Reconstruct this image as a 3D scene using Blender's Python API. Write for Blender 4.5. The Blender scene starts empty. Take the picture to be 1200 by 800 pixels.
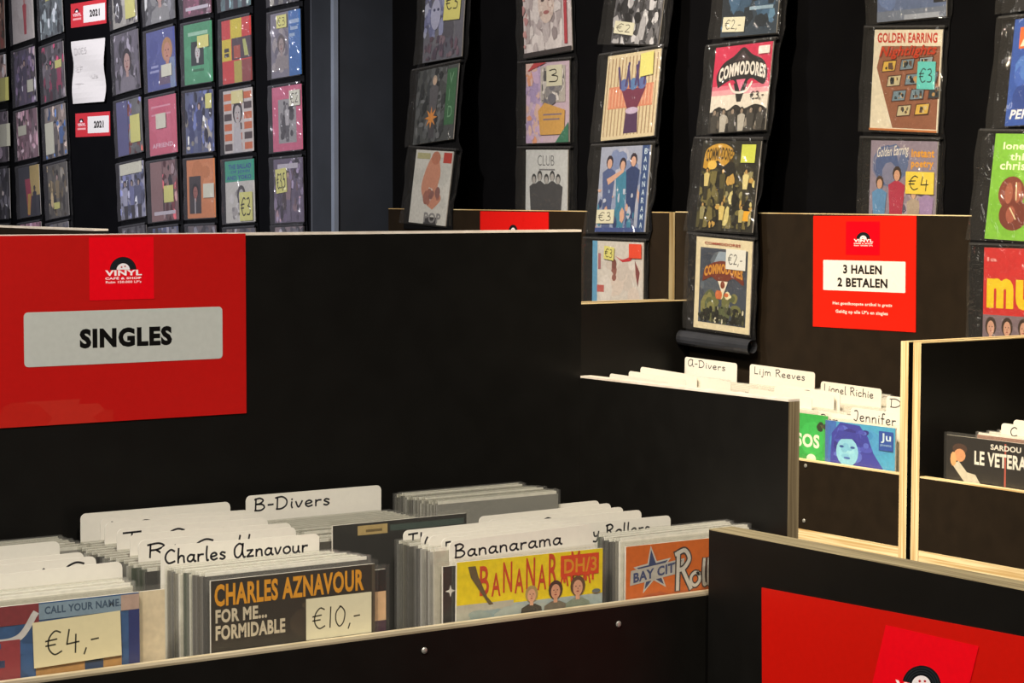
import bpy, bmesh, math, random
from mathutils import Matrix, Vector
random.seed(7)
SC = bpy.context.scene
COL = SC.collection
PI = math.pi
H = 1.6                                   # eye height
# ---------------------------------------------------------------- camera
F = 2622.456; W0, H0 = 1200, 800
yaw, pit, rol = map(math.radians, (55.065, 3.7989, .12757))
def mat3(r): return Matrix(r)
P_ = mat3(((1,0,0),(0,math.cos(pit),-math.sin(pit)),(0,math.sin(pit),math.cos(pit))))
Q_ = mat3(((math.cos(rol),-math.sin(rol),0),(math.sin(rol),math.cos(rol),0),(0,0,1)))
B_ = mat3(((math.sin(yaw),-math.cos(yaw),0),(0,0,-1),(math.cos(yaw),math.sin(yaw),0)))
M = Q_ @ P_ @ B_                          # world -> camera (right, down, forward)
def on(ax, val, px, py):
    """point of the plane coordinate[ax] = val that is seen at a photo pixel"""
    r = M.transposed() @ Vector(((px-600)/F, (py-400)/F, 1))
    o = Vector((0, 0, H)); return o + r*((val-o[ax])/r[ax])
cd = bpy.data.cameras.new('camera'); cam = bpy.data.objects.new('camera', cd); COL.objects.link(cam)
Mt = M.transposed()
R3 = Matrix((( Mt[0][0], -Mt[0][1], -Mt[0][2]), (Mt[1][0], -Mt[1][1], -Mt[1][2]), (Mt[2][0], -Mt[2][1], -Mt[2][2])))
cam.matrix_world = Matrix.Translation((0, 0, H)) @ R3.to_4x4()
cd.sensor_width = 36; cd.lens = F*36/W0; cd.clip_start = .05; cd.clip_end = 60
SC.camera = cam

# ---------------------------------------------------------------- materials
def lin(c):
    if isinstance(c, str):
        c = tuple(int(c[i:i+2], 16)/255 for i in (0, 2, 4))
    return tuple((v/12.92 if v <= .04045 else ((v+.055)/1.055)**2.4) for v in c)
def newmat(name):
    m = bpy.data.materials.new(name); m.use_nodes = True
    nt = m.node_tree; b = nt.nodes['Principled BSDF']
    return m, nt, b
def noise_mix(nt, base, dark, scale, detail=4, stretch=(1,1,1), lo=.35, hi=.65):
    tc = nt.nodes.new('ShaderNodeNewGeometry'); mp = nt.nodes.new('ShaderNodeMapping'); mp.inputs['Scale'].default_value = stretch
    n = nt.nodes.new('ShaderNodeTexNoise'); n.inputs['Scale'].default_value = scale; n.inputs['Detail'].default_value = detail
    r = nt.nodes.new('ShaderNodeValToRGB'); r.color_ramp.elements[0].position = lo; r.color_ramp.elements[1].position = hi
    r.color_ramp.elements[0].color = (*lin(dark), 1); r.color_ramp.elements[1].color = (*lin(base), 1)
    nt.links.new(tc.outputs['Position'], mp.inputs['Vector']); nt.links.new(mp.outputs[0], n.inputs['Vector']); nt.links.new(n.outputs['Fac'], r.inputs[0])
    return r, n, mp
def simple(name, col, rough=.5, col2=None, scale=8, spec=.5, bump=0, stretch=(1,1,1), metal=0):
    m, nt, b = newmat(name)
    r, n, mp = noise_mix(nt, col, col2 or col, scale, stretch=stretch)
    nt.links.new(r.outputs[0], b.inputs['Base Color'])
    b.inputs['Roughness'].default_value = rough; b.inputs['Specular IOR Level'].default_value = spec; b.inputs['Metallic'].default_value = metal
    if bump:
        bp = nt.nodes.new('ShaderNodeBump'); bp.inputs['Strength'].default_value = bump; bp.inputs['Distance'].default_value = .002
        nt.links.new(n.outputs['Fac'], bp.inputs['Height']); nt.links.new(bp.outputs[0], b.inputs['Normal'])
    return m
BLACK = simple('black_film_faced_plywood', '12110f', .45, '0f0e0c', 30, spec=.22)
BROWNBLK = simple('brown_black_film_faced_plywood', '241c13', .5, '1f1810', 30, spec=.25)
WALL = simple('black_painted_wall', '08080a', .9, '060608', 12, spec=.06)
BLUEBLK = simple('blue_black_painted_column', '3a3f49', .6, '363b44', 14, spec=.25)
TRIMBLUE = simple('pale_blue_grey_corner_trim', '8f9cb4', .5, '8793aa', 10)  # corner trim, its pale tone paints in the highlight along the column edge
FLOORM = simple('dark_grey_floor', '3a3835', .6, '32302e', 6)
CEILM = simple('charcoal_ceiling', '2a2a2c', .8, '242426', 5)
STEEL = simple('zinc_screw', 'c4c2ba', .35, 'a9a79f', 200, metal=.6)
def plywood(name, axis, col='e8d6a8', dark='c2a26c'):
    m, nt, b = newmat(name)
    st = [6, 6, 6]; st[axis] = 330
    r, n, mp = noise_mix(nt, col, dark, 1, 3, st, .38, .6)
    nt.links.new(r.outputs[0], b.inputs['Base Color']); b.inputs['Roughness'].default_value = .6
    return m
PLY = [plywood('plywood_edge_%s' % 'xyz'[i], i) for i in range(3)]
GREYPLY = plywood('greyed_plywood_edge', 0, 'b9ab85', '8d8062')
LIPPLY = plywood('grey_brown_plywood_edge', 1, 'a39880', '857a62')
BAND = simple('pale_edge_banding', 'ede2d4', .5, 'ddd0c0', 60)
SHADEPLY = plywood('worn_plywood_edge', 0, '8f8063', '6b5d45')  # plywood edge in a darker tone that paints in shade

def attr_mat(name, rough=.42, coat=.0, noise=.16):
    m, nt, b = newmat(name)
    a = nt.nodes.new('ShaderNodeAttribute'); a.attribute_name = 'Col'
    tc = nt.nodes.new('ShaderNodeNewGeometry'); n = nt.nodes.new('ShaderNodeTexNoise'); n.inputs['Scale'].default_value = 160; n.inputs['Detail'].default_value = 5
    mr = nt.nodes.new('ShaderNodeMapRange'); mr.inputs['From Min'].default_value = .3; mr.inputs['From Max'].default_value = .7
    mr.inputs['To Min'].default_value = 1-noise; mr.inputs['To Max'].default_value = 1+noise
    mx = nt.nodes.new('ShaderNodeVectorMath'); mx.operation = 'MULTIPLY'
    nt.links.new(tc.outputs['Position'], n.inputs['Vector']); nt.links.new(n.outputs['Fac'], mr.inputs['Value'])
    nt.links.new(a.outputs['Color'], mx.inputs[0]); nt.links.new(mr.outputs[0], mx.inputs[1]); nt.links.new(mx.outputs[0], b.inputs['Base Color'])
    b.inputs['Roughness'].default_value = rough; b.inputs['Coat Weight'].default_value = coat
    return m
PRINT = attr_mat('printed_card', .45, 0, .09)
CARD = attr_mat('white_plastic_divider_card', .45, 0, .02)
SIGNM = attr_mat('printed_sign_vinyl', .34, 0, .03)
def film(name, clear, tint, rough, milky='c8c8c4', bump=.25, scale=14, milk=.15):
    m, nt, b = newmat(name)
    nt.nodes.remove(b); out = nt.nodes['Material Output']
    tr = nt.nodes.new('ShaderNodeBsdfTransparent'); tr.inputs[0].default_value = (*lin(tint), 1)
    gl = nt.nodes.new('ShaderNodeBsdfGlossy'); gl.inputs['Roughness'].default_value = rough; gl.inputs[0].default_value = (.9, .9, .9, 1)
    df = nt.nodes.new('ShaderNodeBsdfDiffuse'); df.inputs[0].default_value = (*lin(milky), 1)
    m1 = nt.nodes.new('ShaderNodeMixShader'); m1.inputs[0].default_value = milk
    nt.links.new(tr.outputs[0], m1.inputs[1]); nt.links.new(df.outputs[0], m1.inputs[2])
    m2 = nt.nodes.new('ShaderNodeMixShader')
    fr = nt.nodes.new('ShaderNodeLayerWeight'); fr.inputs['Blend'].default_value = .25
    ad = nt.nodes.new('ShaderNodeMath'); ad.operation = 'MULTIPLY_ADD'; ad.inputs[1].default_value = .25; ad.inputs[2].default_value = clear; ad.use_clamp = True
    g = nt.nodes.new('ShaderNodeNewGeometry'); n = nt.nodes.new('ShaderNodeTexNoise'); n.inputs['Scale'].default_value = scale; n.inputs['Detail'].default_value = 3
    n.inputs['Distortion'].default_value = 1.2
    bp = nt.nodes.new('ShaderNodeBump'); bp.inputs['Strength'].default_value = bump; bp.inputs['Distance'].default_value = .01
    nt.links.new(g.outputs['Position'], n.inputs['Vector']); nt.links.new(n.outputs['Fac'], bp.inputs['Height'])
    nt.links.new(bp.outputs[0], gl.inputs['Normal'])
    nt.links.new(fr.outputs['Facing'], ad.inputs[0]); nt.links.new(ad.outputs[0], m2.inputs[0])
    nt.links.new(m1.outputs[0], m2.inputs[1]); nt.links.new(gl.outputs[0], m2.inputs[2]); nt.links.new(m2.outputs[0], out.inputs[0])
    return m
POCKET = film('clear_pocket_film', .05, 'fafafa', .1, 'c9c7c4', .9, 30, .03)
HAZYPOCKET = film('hazy_pocket_film', .05, 'f4f4f6', .14, 'bdbabf', .9, 30, .09)
SLEEVE = film('clear_record_sleeve', .01, 'f8f8f5', .18, 'f2f0ea', .2, 18, .075)
SHADESLV = film('dull_grey_record_sleeve', .01, 'eeeeea', .22, 'b9b8b2', .3, 18, .09)  # clear sleeve toned greyer, paints in the shade at the back of the bin
CLEARSLV = film('very_clear_record_sleeve', .0, 'fafaf8', .15, 'd8d6cf', .12, 18, .035)
SEAM = film('dark_welded_seam_film', .04, '4a4a4c', .15, '5b5b5d', .5, 40, .4)
BACKF = film('smoked_backing_film', .02, '6a6a6c', .2, '2c2c2e', .4, 18, .35)
BLACKPL = simple('black_plastic_sheet', '33353b', .28, '2b2d32', 20, spec=.7)

# ---------------------------------------------------------------- objects
def tag(o, label=None, cat=None, group=None, kind=None):
    if label: o['label'] = label
    if cat: o['category'] = cat
    if group: o['group'] = group
    if kind: o['kind'] = kind
    return o
def empty(name, label, cat, group=None, mtx=None):
    o = bpy.data.objects.new(name, None); COL.objects.link(o); o.empty_display_size = .05
    if mtx is not None: o.matrix_world = mtx
    return tag(o, label, cat, group)
def link(name, me, parent=None, label=None):
    o = bpy.data.objects.new(name, me); COL.objects.link(o)
    if parent is not None: o.parent = parent
    if label: o['label'] = label
    return o
class MB:
    """collects polygons, one colour and one material slot each"""
    def __init__(s): s.v = []; s.f = []; s.c = []; s.m = []
    def poly(s, pts, col='ffffff', mi=0):
        k = len(s.v); s.v += [tuple(p) for p in pts]; s.f.append(tuple(range(k, k+len(pts)))); s.c.append(lin(col)); s.m.append(mi)
    def box(s, x0, x1, y0, y1, z0, z1, mi=0, col='ffffff', mis=None):
        """mis: slots for faces normal to x, y, z"""
        mis = mis or (mi, mi, mi)
        k = len(s.v); s.v += [(x, y, z) for z in (z0, z1) for y in (y0, y1) for x in (x0, x1)]
        for f, q in (((0,4,6,2),0), ((1,3,7,5),0), ((0,1,5,4),1), ((2,6,7,3),1), ((0,2,3,1),2), ((4,5,7,6),2)):
            s.f.append(tuple(k+i for i in f)); s.c.append(lin(col)); s.m.append(mis[q])
    def build(s, name, mats, parent=None, label=None, colour=True, smooth=False):
        me = bpy.data.meshes.new(name); me.from_pydata(s.v, [], s.f)
        for m in (mats if isinstance(mats, (list, tuple)) else [mats]): me.materials.append(m)
        me.polygons.foreach_set('material_index', s.m)
        if smooth: me.polygons.foreach_set('use_smooth', [True]*len(s.f))
        if colour:
            a = me.color_attributes.new('Col', 'FLOAT_COLOR', 'CORNER'); buf = []
            for f, c in zip(s.f, s.c): buf += [c[0], c[1], c[2], 1.0]*len(f)
            a.data.foreach_set('color', buf)
        me.update()
        return link(name, me, parent, label)

# ---------------------------------------------------------------- flat artwork in a unit square
_tc = {}
def text_mesh(body, bold=0.0, shear=0.0):
    key = (body, bold, shear)
    if key not in _tc:
        cu = bpy.data.curves.new('t', 'FONT'); cu.body = body; cu.size = 1; cu.offset = bold; cu.shear = shear; cu.space_character = 1+bold*2.2; cu.resolution_u = 3
        ob = bpy.data.objects.new('t', cu); COL.objects.link(ob)
        dg = bpy.context.evaluated_depsgraph_get(); dg.update(); ev = ob.evaluated_get(dg); me = ev.to_mesh()
        vs = [(v.co.x, v.co.y) for v in me.vertices]; fs = [tuple(p.vertices) for p in me.polygons]
        ev.to_mesh_clear(); bpy.data.objects.remove(ob); bpy.data.curves.remove(cu)
        x0 = min((v[0] for v in vs), default=0); x1 = max((v[0] for v in vs), default=1)
        y0 = min((v[1] for v in vs), default=0); y1 = max((v[1] for v in vs), default=1)
        _tc[key] = ([((x-x0)/max(x1-x0, 1e-6), (y-y0)/max(y1-y0, 1e-6)) for x, y in vs], fs)
    return _tc[key]
def cr(pts, n=6):
    if len(pts) < 3: return pts
    out = []; P = [pts[0]]+list(pts)+[pts[-1]]
    for i in range(1, len(P)-2):
        a, b, c, d = P[i-1:i+3]
        for k in range(n):
            t = k/n
            out.append(tuple(.5*((2*b[j])+(-a[j]+c[j])*t+(2*a[j]-5*b[j]+4*c[j]-d[j])*t*t+(-a[j]+3*b[j]-3*c[j]+d[j])*t**3) for j in (0, 1)))
    out.append(pts[-1]); return out
# single-stroke handwriting: width, strokes (smoothed); x-height .5, capitals 1
O_ = [(.4,.42),(.22,.5),(.04,.36),(.05,.12),(.22,0),(.4,.14),(.42,.32),(.32,.5)]
GL = {
 'a': (.5, [[(.38,.44),(.2,.5),(.04,.32),(.06,.08),(.22,.02),(.36,.2),(.4,.46)], [(.4,.48),(.38,.2),(.44,.02),(.5,.02)]]),
 'b': (.48, [[(.08,1),(.06,.5),(.06,.02)], [(.07,.3),(.22,.48),(.4,.34),(.36,.08),(.2,0),(.06,.08)]]),
 'c': (.44, [[(.38,.44),(.22,.5),(.05,.34),(.06,.1),(.22,0),(.4,.08)]]),
 'd': (.5, [[(.38,.42),(.2,.48),(.04,.3),(.06,.06),(.22,.0),(.38,.16)], [(.4,1),(.39,.4),(.42,0)]]),
 'e': (.46, [[(.06,.24),(.24,.26),(.38,.36),(.26,.5),(.08,.4),(.05,.16),(.2,0),(.4,.08)]]),
 'f': (.36, [[(.34,.96),(.2,.98),(.14,.8),(.14,0)], [(.02,.5),(.3,.5)]]),
 'h': (.48, [[(.08,1),(.06,.5),(.06,0)], [(.07,.28),(.2,.48),(.36,.42),(.38,.2),(.4,0)]]),
 'i': (.2, [[(.1,.48),(.08,.2),(.12,0)], [(.1,.68),(.12,.72)]]),
 'j': (.26, [[(.16,.48),(.16,.0),(.12,-.28),(-.02,-.26)], [(.16,.68),(.18,.72)]]),
 'k': (.44, [[(.08,1),(.06,0)], [(.36,.5),(.08,.22)], [(.18,.3),(.4,0)]]),
 'l': (.2, [[(.1,1),(.07,.5),(.1,.02),(.18,.02)]]),
 'm': (.72, [[(.06,.48),(.06,0)], [(.06,.3),(.16,.48),(.3,.44),(.32,.2),(.32,0)], [(.32,.3),(.44,.48),(.58,.44),(.6,.2),(.64,0)]]),
 'n': (.48, [[(.06,.48),(.06,0)], [(.06,.28),(.2,.48),(.36,.42),(.38,.2),(.4,0)]]),
 'o': (.46, [O_]),
 'r': (.38, [[(.06,.48),(.06,0)], [(.06,.28),(.16,.44),(.34,.46)]]),
 's': (.38, [[(.32,.44),(.16,.5),(.06,.38),(.2,.26),(.32,.14),(.2,0),(.04,.06)]]),
 't': (.34, [[(.16,.9),(.14,.2),(.2,.02),(.32,.04)], [(.02,.56),(.3,.58)]]),
 'u': (.5, [[(.06,.48),(.06,.14),(.2,0),(.36,.14),(.38,.48)], [(.38,.48),(.38,.16),(.46,0)]]),
 'v': (.44, [[(.04,.48),(.18,.02),(.38,.5)]]),
 'x': (.42, [[(.04,.48),(.38,0)], [(.38,.5),(.04,0)]]),
 'y': (.46, [[(.06,.48),(.1,.2),(.24,.14),(.36,.3)], [(.4,.5),(.34,0),(.24,-.28),(.04,-.26)]]),
 'z': (.44, [[(.04,.46),(.36,.48)], [(.36,.48),(.04,.02)], [(.04,.02),(.4,.04)]]),
 'A': (.66, [[(.5,.9),(.3,1),(.06,.7),(.06,.2),(.24,0),(.46,.3),(.52,.95)], [(.53,.98),(.5,.4),(.58,.02),(.66,.02)]]),
 'B': (.62, [[(.1,.98),(.07,0)], [(.04,.92),(.3,1),(.48,.8),(.3,.56),(.12,.52)], [(.12,.52),(.42,.48),(.54,.24),(.36,.02),(.04,.02)]]),
 'C': (.62, [[(.54,.84),(.34,.96),(.1,.72),(.04,.34),(.22,.02),(.56,.12)]]),
 'D': (.68, [[(.1,.96),(.08,.02)], [(.0,.92),(.34,.98),(.58,.7),(.56,.28),(.32,.02),(.04,.0)]]),
 'E': (.5, [[(.4,.96),(.12,.9),(.1,.56),(.34,.52)], [(.12,.54),(.06,.2),(.18,.02),(.46,.06)]]),
 'F': (.5, [[(.1,.96),(.08,0)], [(.1,.94),(.46,.96)], [(.1,.52),(.38,.54)]]),
 'I': (.24, [[(.12,.98),(.1,0)]]),
 'J': (.5, [[(.1,.9),(.28,.96),(.4,.8),(.38,.3),(.26,-.02),(.06,.1)]]),
 'L': (.5, [[(.1,.98),(.08,.3),(.1,.02)], [(.1,.03),(.44,.04)]]),
 'R': (.6, [[(.1,.96),(.08,0)], [(.02,.9),(.32,.98),(.48,.76),(.3,.54),(.1,.5)], [(.26,.5),(.54,.0)]]),
 'S': (.48, [[(.42,.88),(.22,.98),(.08,.74),(.3,.5),(.4,.22),(.2,.0),(.04,.1)]]),
 'T': (.56, [[(.28,.96),(.26,0)], [(.02,.94),(.54,.98)]]),
 '-': (.36, [[(.04,.4),(.3,.42)]]), ',': (.2, [[(.12,.08),(.04,-.16)]]), '.': (.16, [[(.06,.04),(.1,.02)]]),
 '(': (.3, [[(.24,1),(.06,.6),(.1,.1),(.24,-.1)]]),
 '0': (.5, [[(.26,.96),(.06,.7),(.04,.3),(.2,.0),(.4,.2),(.46,.66),(.3,.94),(.22,.96)]]),
 '1': (.26, [[(.14,.98),(.1,0)]]), '3': (.46, [[(.06,.9),(.3,.96),(.36,.7),(.16,.52)], [(.16,.52),(.42,.4),(.36,.06),(.04,.04)]]),
 '2': (.46, [[(.06,.84),(.22,.98),(.38,.8),(.3,.5),(.04,.04)], [(.04,.03),(.42,.05)]]),
 '4': (.56, [[(.16,.96),(.06,.36)], [(.06,.36),(.5,.4)], [(.4,.72),(.36,-.04)]]),
 '5': (.46, [[(.4,.96),(.12,.94)], [(.12,.94),(.08,.54)], [(.08,.54),(.36,.56),(.38,.14),(.06,.02)]]),
 '\u20ac': (.62, [[(.54,.9),(.34,.98),(.12,.7),(.1,.28),(.3,.0),(.56,.1)], [(.0,.6),(.4,.64)], [(.0,.4),(.34,.42)]]),
 ' ': (.3, [])}
def clip(pts):
    """keep the part of a polygon that lies on the unit square"""
    for ax, lim, sg in ((0, 0, 1), (0, 1, -1), (1, 0, 1), (1, 1, -1)):
        out = []
        for i, p in enumerate(pts):
            q = pts[i-1]; dp, dq = sg*(p[ax]-lim), sg*(q[ax]-lim)
            if dp*dq < 0:
                t = dq/(dq-dp); out.append((q[0]+(p[0]-q[0])*t, q[1]+(p[1]-q[1])*t))
            if dp >= 0: out.append(p)
        pts = out
        if len(pts) < 3: return []
    return pts
class Art:
    """paints flat shapes on the front of a w x h sheet; local x right, z up, front towards -y"""
    def __init__(s, w, h, y=0., eps=2.5e-5, mb=None, x0=None, z0=0.):
        s.w, s.h, s.y, s.eps = w, h, y, eps; s.k = 0; s.vm = 1.; s.ev = 1.; s.mb = mb or MB(); s.x0 = -w/2 if x0 is None else x0; s.z0 = z0
    def P(s, x, y): return (s.x0+x*s.w, s.y-s.eps*s.k, s.z0+(1-(1-y)*s.vm)*s.h)
    def poly(s, pts, col, layer=True):
        if layer: s.k += 1
        if any(not (-1e-6 <= x <= 1+1e-6 and -1e-6 <= y <= 1+1e-6) for x, y in pts): pts = clip(pts)
        if len(pts) > 2: s.mb.poly([s.P(*p) for p in pts], col)
    def r(s, x0, y0, x1, y1, col): s.poly([(x0,y0),(x1,y0),(x1,y1),(x0,y1)], col)
    def rr(s, x0, y0, x1, y1, col, rad=.04, asp=None):
        asp = asp or s.w/s.h; ry = rad*asp; pts = []
        for cx, cy, a0 in ((x1-rad, y0+ry, -90), (x1-rad, y1-ry, 0), (x0+rad, y1-ry, 90), (x0+rad, y0+ry, 180)):
            for k in range(6):
                a = math.radians(a0+18*k); pts.append((cx+rad*math.cos(a), cy+ry*math.sin(a)))
        s.poly(pts, col)
    def e(s, cx, cy, rx, ry, col, a0=0, a1=360, n=20, rot=0):
        full = a1-a0 >= 360; pts = []
        for k in range(n if full else n+1):
            a = math.radians(a0+(a1-a0)*k/n); x, y = rx*math.cos(a), ry*s.ev*math.sin(a)
            c, d = math.cos(rot), math.sin(rot); pts.append((cx+x*c-y*d, cy+x*d+y*c))
        s.poly(pts, col)
    def t(s, x0, y0, x1, y1, body, col, bold=.02, shear=0., arch=0., slope=0.):
        s.k += 1; vs, fs = text_mesh(body, bold, shear)
        q = []
        for u, v in vs:
            q.append((x0+u*(x1-x0), y0+v*(y1-y0)+arch*(1-(2*u-1)**2)+slope*u))
        for f in fs:
            g = [q[i] for i in f]
            if any(not (0 <= x <= 1 and 0 <= y <= 1) for x, y in g): g = clip(g)
            if len(g) > 2: s.mb.poly([s.P(*p) for p in g], col)
    def w_(s, x0, y0, x1, hgt, body, col='15151a', th=.09, slope=0.):
        """handwriting fitted between x0 and x1, capital height hgt"""
        s.k += 1; tot = sum(GL[c][0]+.08 for c in body); sx = (x1-x0)/tot; cx = 0; hw = th*hgt*.5; asp = s.w/s.h
        for c in body:
            wd, st = GL[c]
            for line in st:
                pts = [(x0+(cx+x)*sx, y0+y*hgt+slope*(cx+x)/tot) for x, y in cr(line, 5)]
                s.stroke(pts, hw*s.h, col, False)
            cx += wd+.08
    def stroke(s, pts, half, col, layer=True):
        """half: half width in metres"""
        if layer: s.k += 1
        L = []; R = []
        for i, (x, y) in enumerate(pts):
            a = pts[max(i-1, 0)]; b = pts[min(i+1, len(pts)-1)]
            dx, dy = (b[0]-a[0])*s.w, (b[1]-a[1])*s.h*s.vm; d = math.hypot(dx, dy) or 1
            nx, ny = -dy/d*half/s.w, dx/d*half/s.h
            if i == 0: x -= dx/d*half*.7/s.w; y -= dy/d*half*.7/s.h
            if i == len(pts)-1: x += dx/d*half*.7/s.w; y += dy/d*half*.7/s.h
            ny /= s.vm; L.append((x+nx, y+ny)); R.append((x-nx, y-ny))
        for i in range(len(pts)-1):
            g = clip([R[i], R[i+1], L[i+1], L[i]])
            if len(g) > 2: s.mb.poly([s.P(*q) for q in g], col)
    def n(s, x0, y0, x1, y1, cols, num=16, size=.12, seed=1, tall=1.4):
        rg = random.Random(seed)
        for _ in range(num):
            rx = size*rg.uniform(.4, 1); ry = rx*rg.uniform(.6, tall)*s.w/s.h
            rx = min(rx, (x1-x0)/2); ry = min(ry, (y1-y0)/2)
            s.e(rg.uniform(x0+rx, x1-rx), rg.uniform(y0+ry, y1-ry), rx, ry, rg.choice(cols), n=9, rot=0)
    def ph(s, x0, y0, x1, y1, cols, num=60, size=.05, seed=1, tall=2.2):
        """busy photographic texture: many small uneven patches"""
        rg = random.Random(seed*77+5)
        for _ in range(num):
            r = size*rg.uniform(.35, 1.2); v = r*rg.uniform(.5, tall)*s.w/s.h/s.vm; cx, cy = rg.uniform(x0, x1), rg.uniform(y0, y1); k = rg.choice((5, 6, 7)); ro = rg.uniform(0, 6)
            pts = [(min(max(cx+r*rg.uniform(.7, 1.2)*math.cos(ro+2*PI*i/k), x0), x1), min(max(cy+v*rg.uniform(.7, 1.2)*math.sin(ro+2*PI*i/k), y0), y1)) for i in range(k)]
            s.poly(pts, rg.choice(cols))
    def bust(s, cx, cy, k, hair='3a2a20', skin='d8a585', cloth='44506a', low=True):
        """head and shoulders, face centre at cx, cy, k = face half-height"""
        v = 1/s.vm
        if low: s.poly([(cx-k*1.9, cy-k*3.2*v), (cx+k*1.9, cy-k*3.2*v), (cx+k*1.7, cy-k*1.8*v), (cx+k*.6, cy-k*1.3*v), (cx-k*.6, cy-k*1.3*v), (cx-k*1.7, cy-k*1.8*v)], cloth)
        s.e(cx, cy+k*.15*v, k*1.1, k*1.22*v, hair, n=14)
        s.r(cx-k*.3, cy-k*1.5*v, cx+k*.3, cy-k*.6*v, skin); s.e(cx, cy-k*.08*v, k*.72, k*.95*v, skin, n=14)
        for q in (-1, 1): s.e(cx+q*k*.28, cy+k*.1*v, k*.12, k*.07*v, '30241f', n=6)
        s.e(cx, cy-k*.5*v, k*.22, k*.08*v, '8e3a35', n=8)
        s.e(cx, cy-k*.18*v, k*.08, k*.14*v, '9a6a52', n=6)
    def fig(s, cx, y0, hgt, hair='3a2a20', skin='d8a585', cloth='44506a', leg='2a2c38'):
        """standing figure"""
        k = hgt*.07; asp = s.h/s.w
        s.poly([(cx-k*1.1, y0), (cx+k*1.2, y0), (cx+k*1.3, y0+hgt*.5), (cx-k*1.3, y0+hgt*.5)], leg)
        s.poly([(cx-k*1.3, y0+hgt*.42), (cx+k*1.3, y0+hgt*.42), (cx+k*1.9, y0+hgt*.8), (cx, y0+hgt*.86), (cx-k*1.9, y0+hgt*.8)], cloth)
        s.e(cx, y0+hgt*.92, k*1.0, k*1.15, hair, n=10); s.e(cx, y0+hgt*.9, k*.7, k*.85, skin, n=10)
    def star(s, cx, cy, r, r2, col, k=5, rot=PI/2):
        pts = []
        for i in range(2*k):
            q = r if i % 2 == 0 else r2; a = rot+PI*i/k
            pts.append((cx+q*math.cos(a), cy+q*math.sin(a)*s.w/s.h/s.vm))
        c = (cx, cy); s.k += 1
        for i in range(2*k): s.mb.poly([s.P(*c), s.P(*pts[i]), s.P(*pts[(i+1) % (2*k)])], col)
# ---------------------------------------------------------------- room
def slab(name, x0, x1, y0, y1, z0, z1, mat, kind='structure'):
    mb = MB(); mb.box(x0, x1, y0, y1, z0, z1); o = mb.build(name, mat, colour=False); tag(o, kind=kind); return o
XW, XL, XP, YP = 2.9, 3.1, 2.7365, 4.6625
ypl = on(0, XP, 365.5, 130)[1]
slab('floor', -3, 3.4, -2.6, 10.2, -.1, 0, FLOORM)
slab('ceiling', -3, 3.4, -2.6, 10.2, 3.1, 3.2, CEILM)
slab('wall_right', XW, XW+.12, -2.5, YP+.02, 0, 3.1, WALL)
slab('wall_back', XL, XL+.12, ypl-.1, 10.1, 0, 3.1, WALL)
slab('wall_left', -3, XL, 10.1, 10.2, 0, 3.1, WALL)
slab('wall_front', -3, 3.0, -2.6, -2.5, 0, 3.1, WALL)
slab('wall_side', -3.1, -3, -2.6, 10.2, 0, 3.1, WALL)
mb = MB(); mb.box(XP, XL+.1, YP, ypl, 0, 3.1); colm = tag(mb.build('wall_column', BLUEBLK, colour=False), kind='structure')
mb = MB(); mb.box(XP-.004, XP+.008, YP-.004, YP+.010, 0, 3.1); tag(mb.build('trim_1', TRIMBLUE, colour=False), kind='structure')
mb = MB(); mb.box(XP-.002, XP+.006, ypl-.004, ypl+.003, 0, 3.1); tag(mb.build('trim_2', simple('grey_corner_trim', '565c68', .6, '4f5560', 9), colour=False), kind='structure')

# ---------------------------------------------------------------- record bins
def panel(name, ax, x0, x1, y0, y1, z0, z1, parent, mat=None, cap=.0015, edge=None, label=None, capmat=None):
    """black film-faced board, ax = thickness axis; the film wraps the two faces, ply shows on the edges"""
    mb = MB(); e = [1, 1, 1]; e[ax] = 0
    mb.box(x0, x1, y0, y1, z0, z1-cap, mis=e); mb.box(x0, x1, y0, y1, z1-cap, z1, mi=2)
    return mb.build(name, [mat or BLACK, edge or PLY[ax], capmat or edge or PLY[ax]], parent, label, colour=False)
def screws(parent, pts, rot=None):
    for p in pts:
        bm = bmesh.new(); bmesh.ops.create_uvsphere(bm, u_segments=12, v_segments=6, radius=.0034)
        bmesh.ops.scale(bm, vec=(1, .45, 1), verts=bm.verts)
        if rot: bmesh.ops.rotate(bm, cent=(0, 0, 0), matrix=Matrix.Rotation(rot, 3, 'Z'), verts=bm.verts)
        bmesh.ops.translate(bm, vec=p, verts=bm.verts)
        me = bpy.data.meshes.new('screw'); bm.to_mesh(me); bm.free(); me.materials.append(STEEL); link('screw', me, parent)
GB = 'plywood record bins of the shop'
# front bin (long side along x)
bin1 = empty('record_bin', 'nearest black plywood singles bin, its tall back board carrying the wide red sign', 'record bin', GB, Matrix.Translation((1.05, 1.82, 0)))
bin1.rotation_euler = (0, 0, 0)
def P0(o): bpy.context.view_layer.update(); return o.matrix_world.inverted()
def settle(root):
    """children were built in world coordinates: keep them there under their root"""
    loc = Vector(root.location)
    for c in root.children:
        c.data.transform(Matrix.Translation(-loc))
ZT = 1.5555
panel('back_panel', 1, .30, 1.6335, 2.191, 2.207, .02, ZT, bin1, cap=.0028, edge=BLACK, capmat=BAND)
panel('side_panel', 0, 1.6324, 1.6484, 1.812, 2.1905, .02, 1.3768, bin1, cap=.0024, edge=SHADEPLY, capmat=BAND)
panel('side_panel', 0, .30, .316, 1.822, 2.1905, .02, 1.3768, bin1)
panel('front_panel', 1, .3165, 1.632, 1.822, 1.834, 1.0, 1.1735, bin1, cap=.002, edge=LIPPLY)
panel('base_front_panel', 1, .3165, 1.632, 1.834, 1.85, .02, .99, bin1)
mb = MB(); mb.box(.3165, 1.632, 1.8345, 1.8466, 1.062, 1.1722); mb.build('batten', simple('pale_batten_wood', 'd6c9aa', .55, 'c2b28e', 60), bin1, 'pale plywood batten behind the front board', colour=False)
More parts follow.
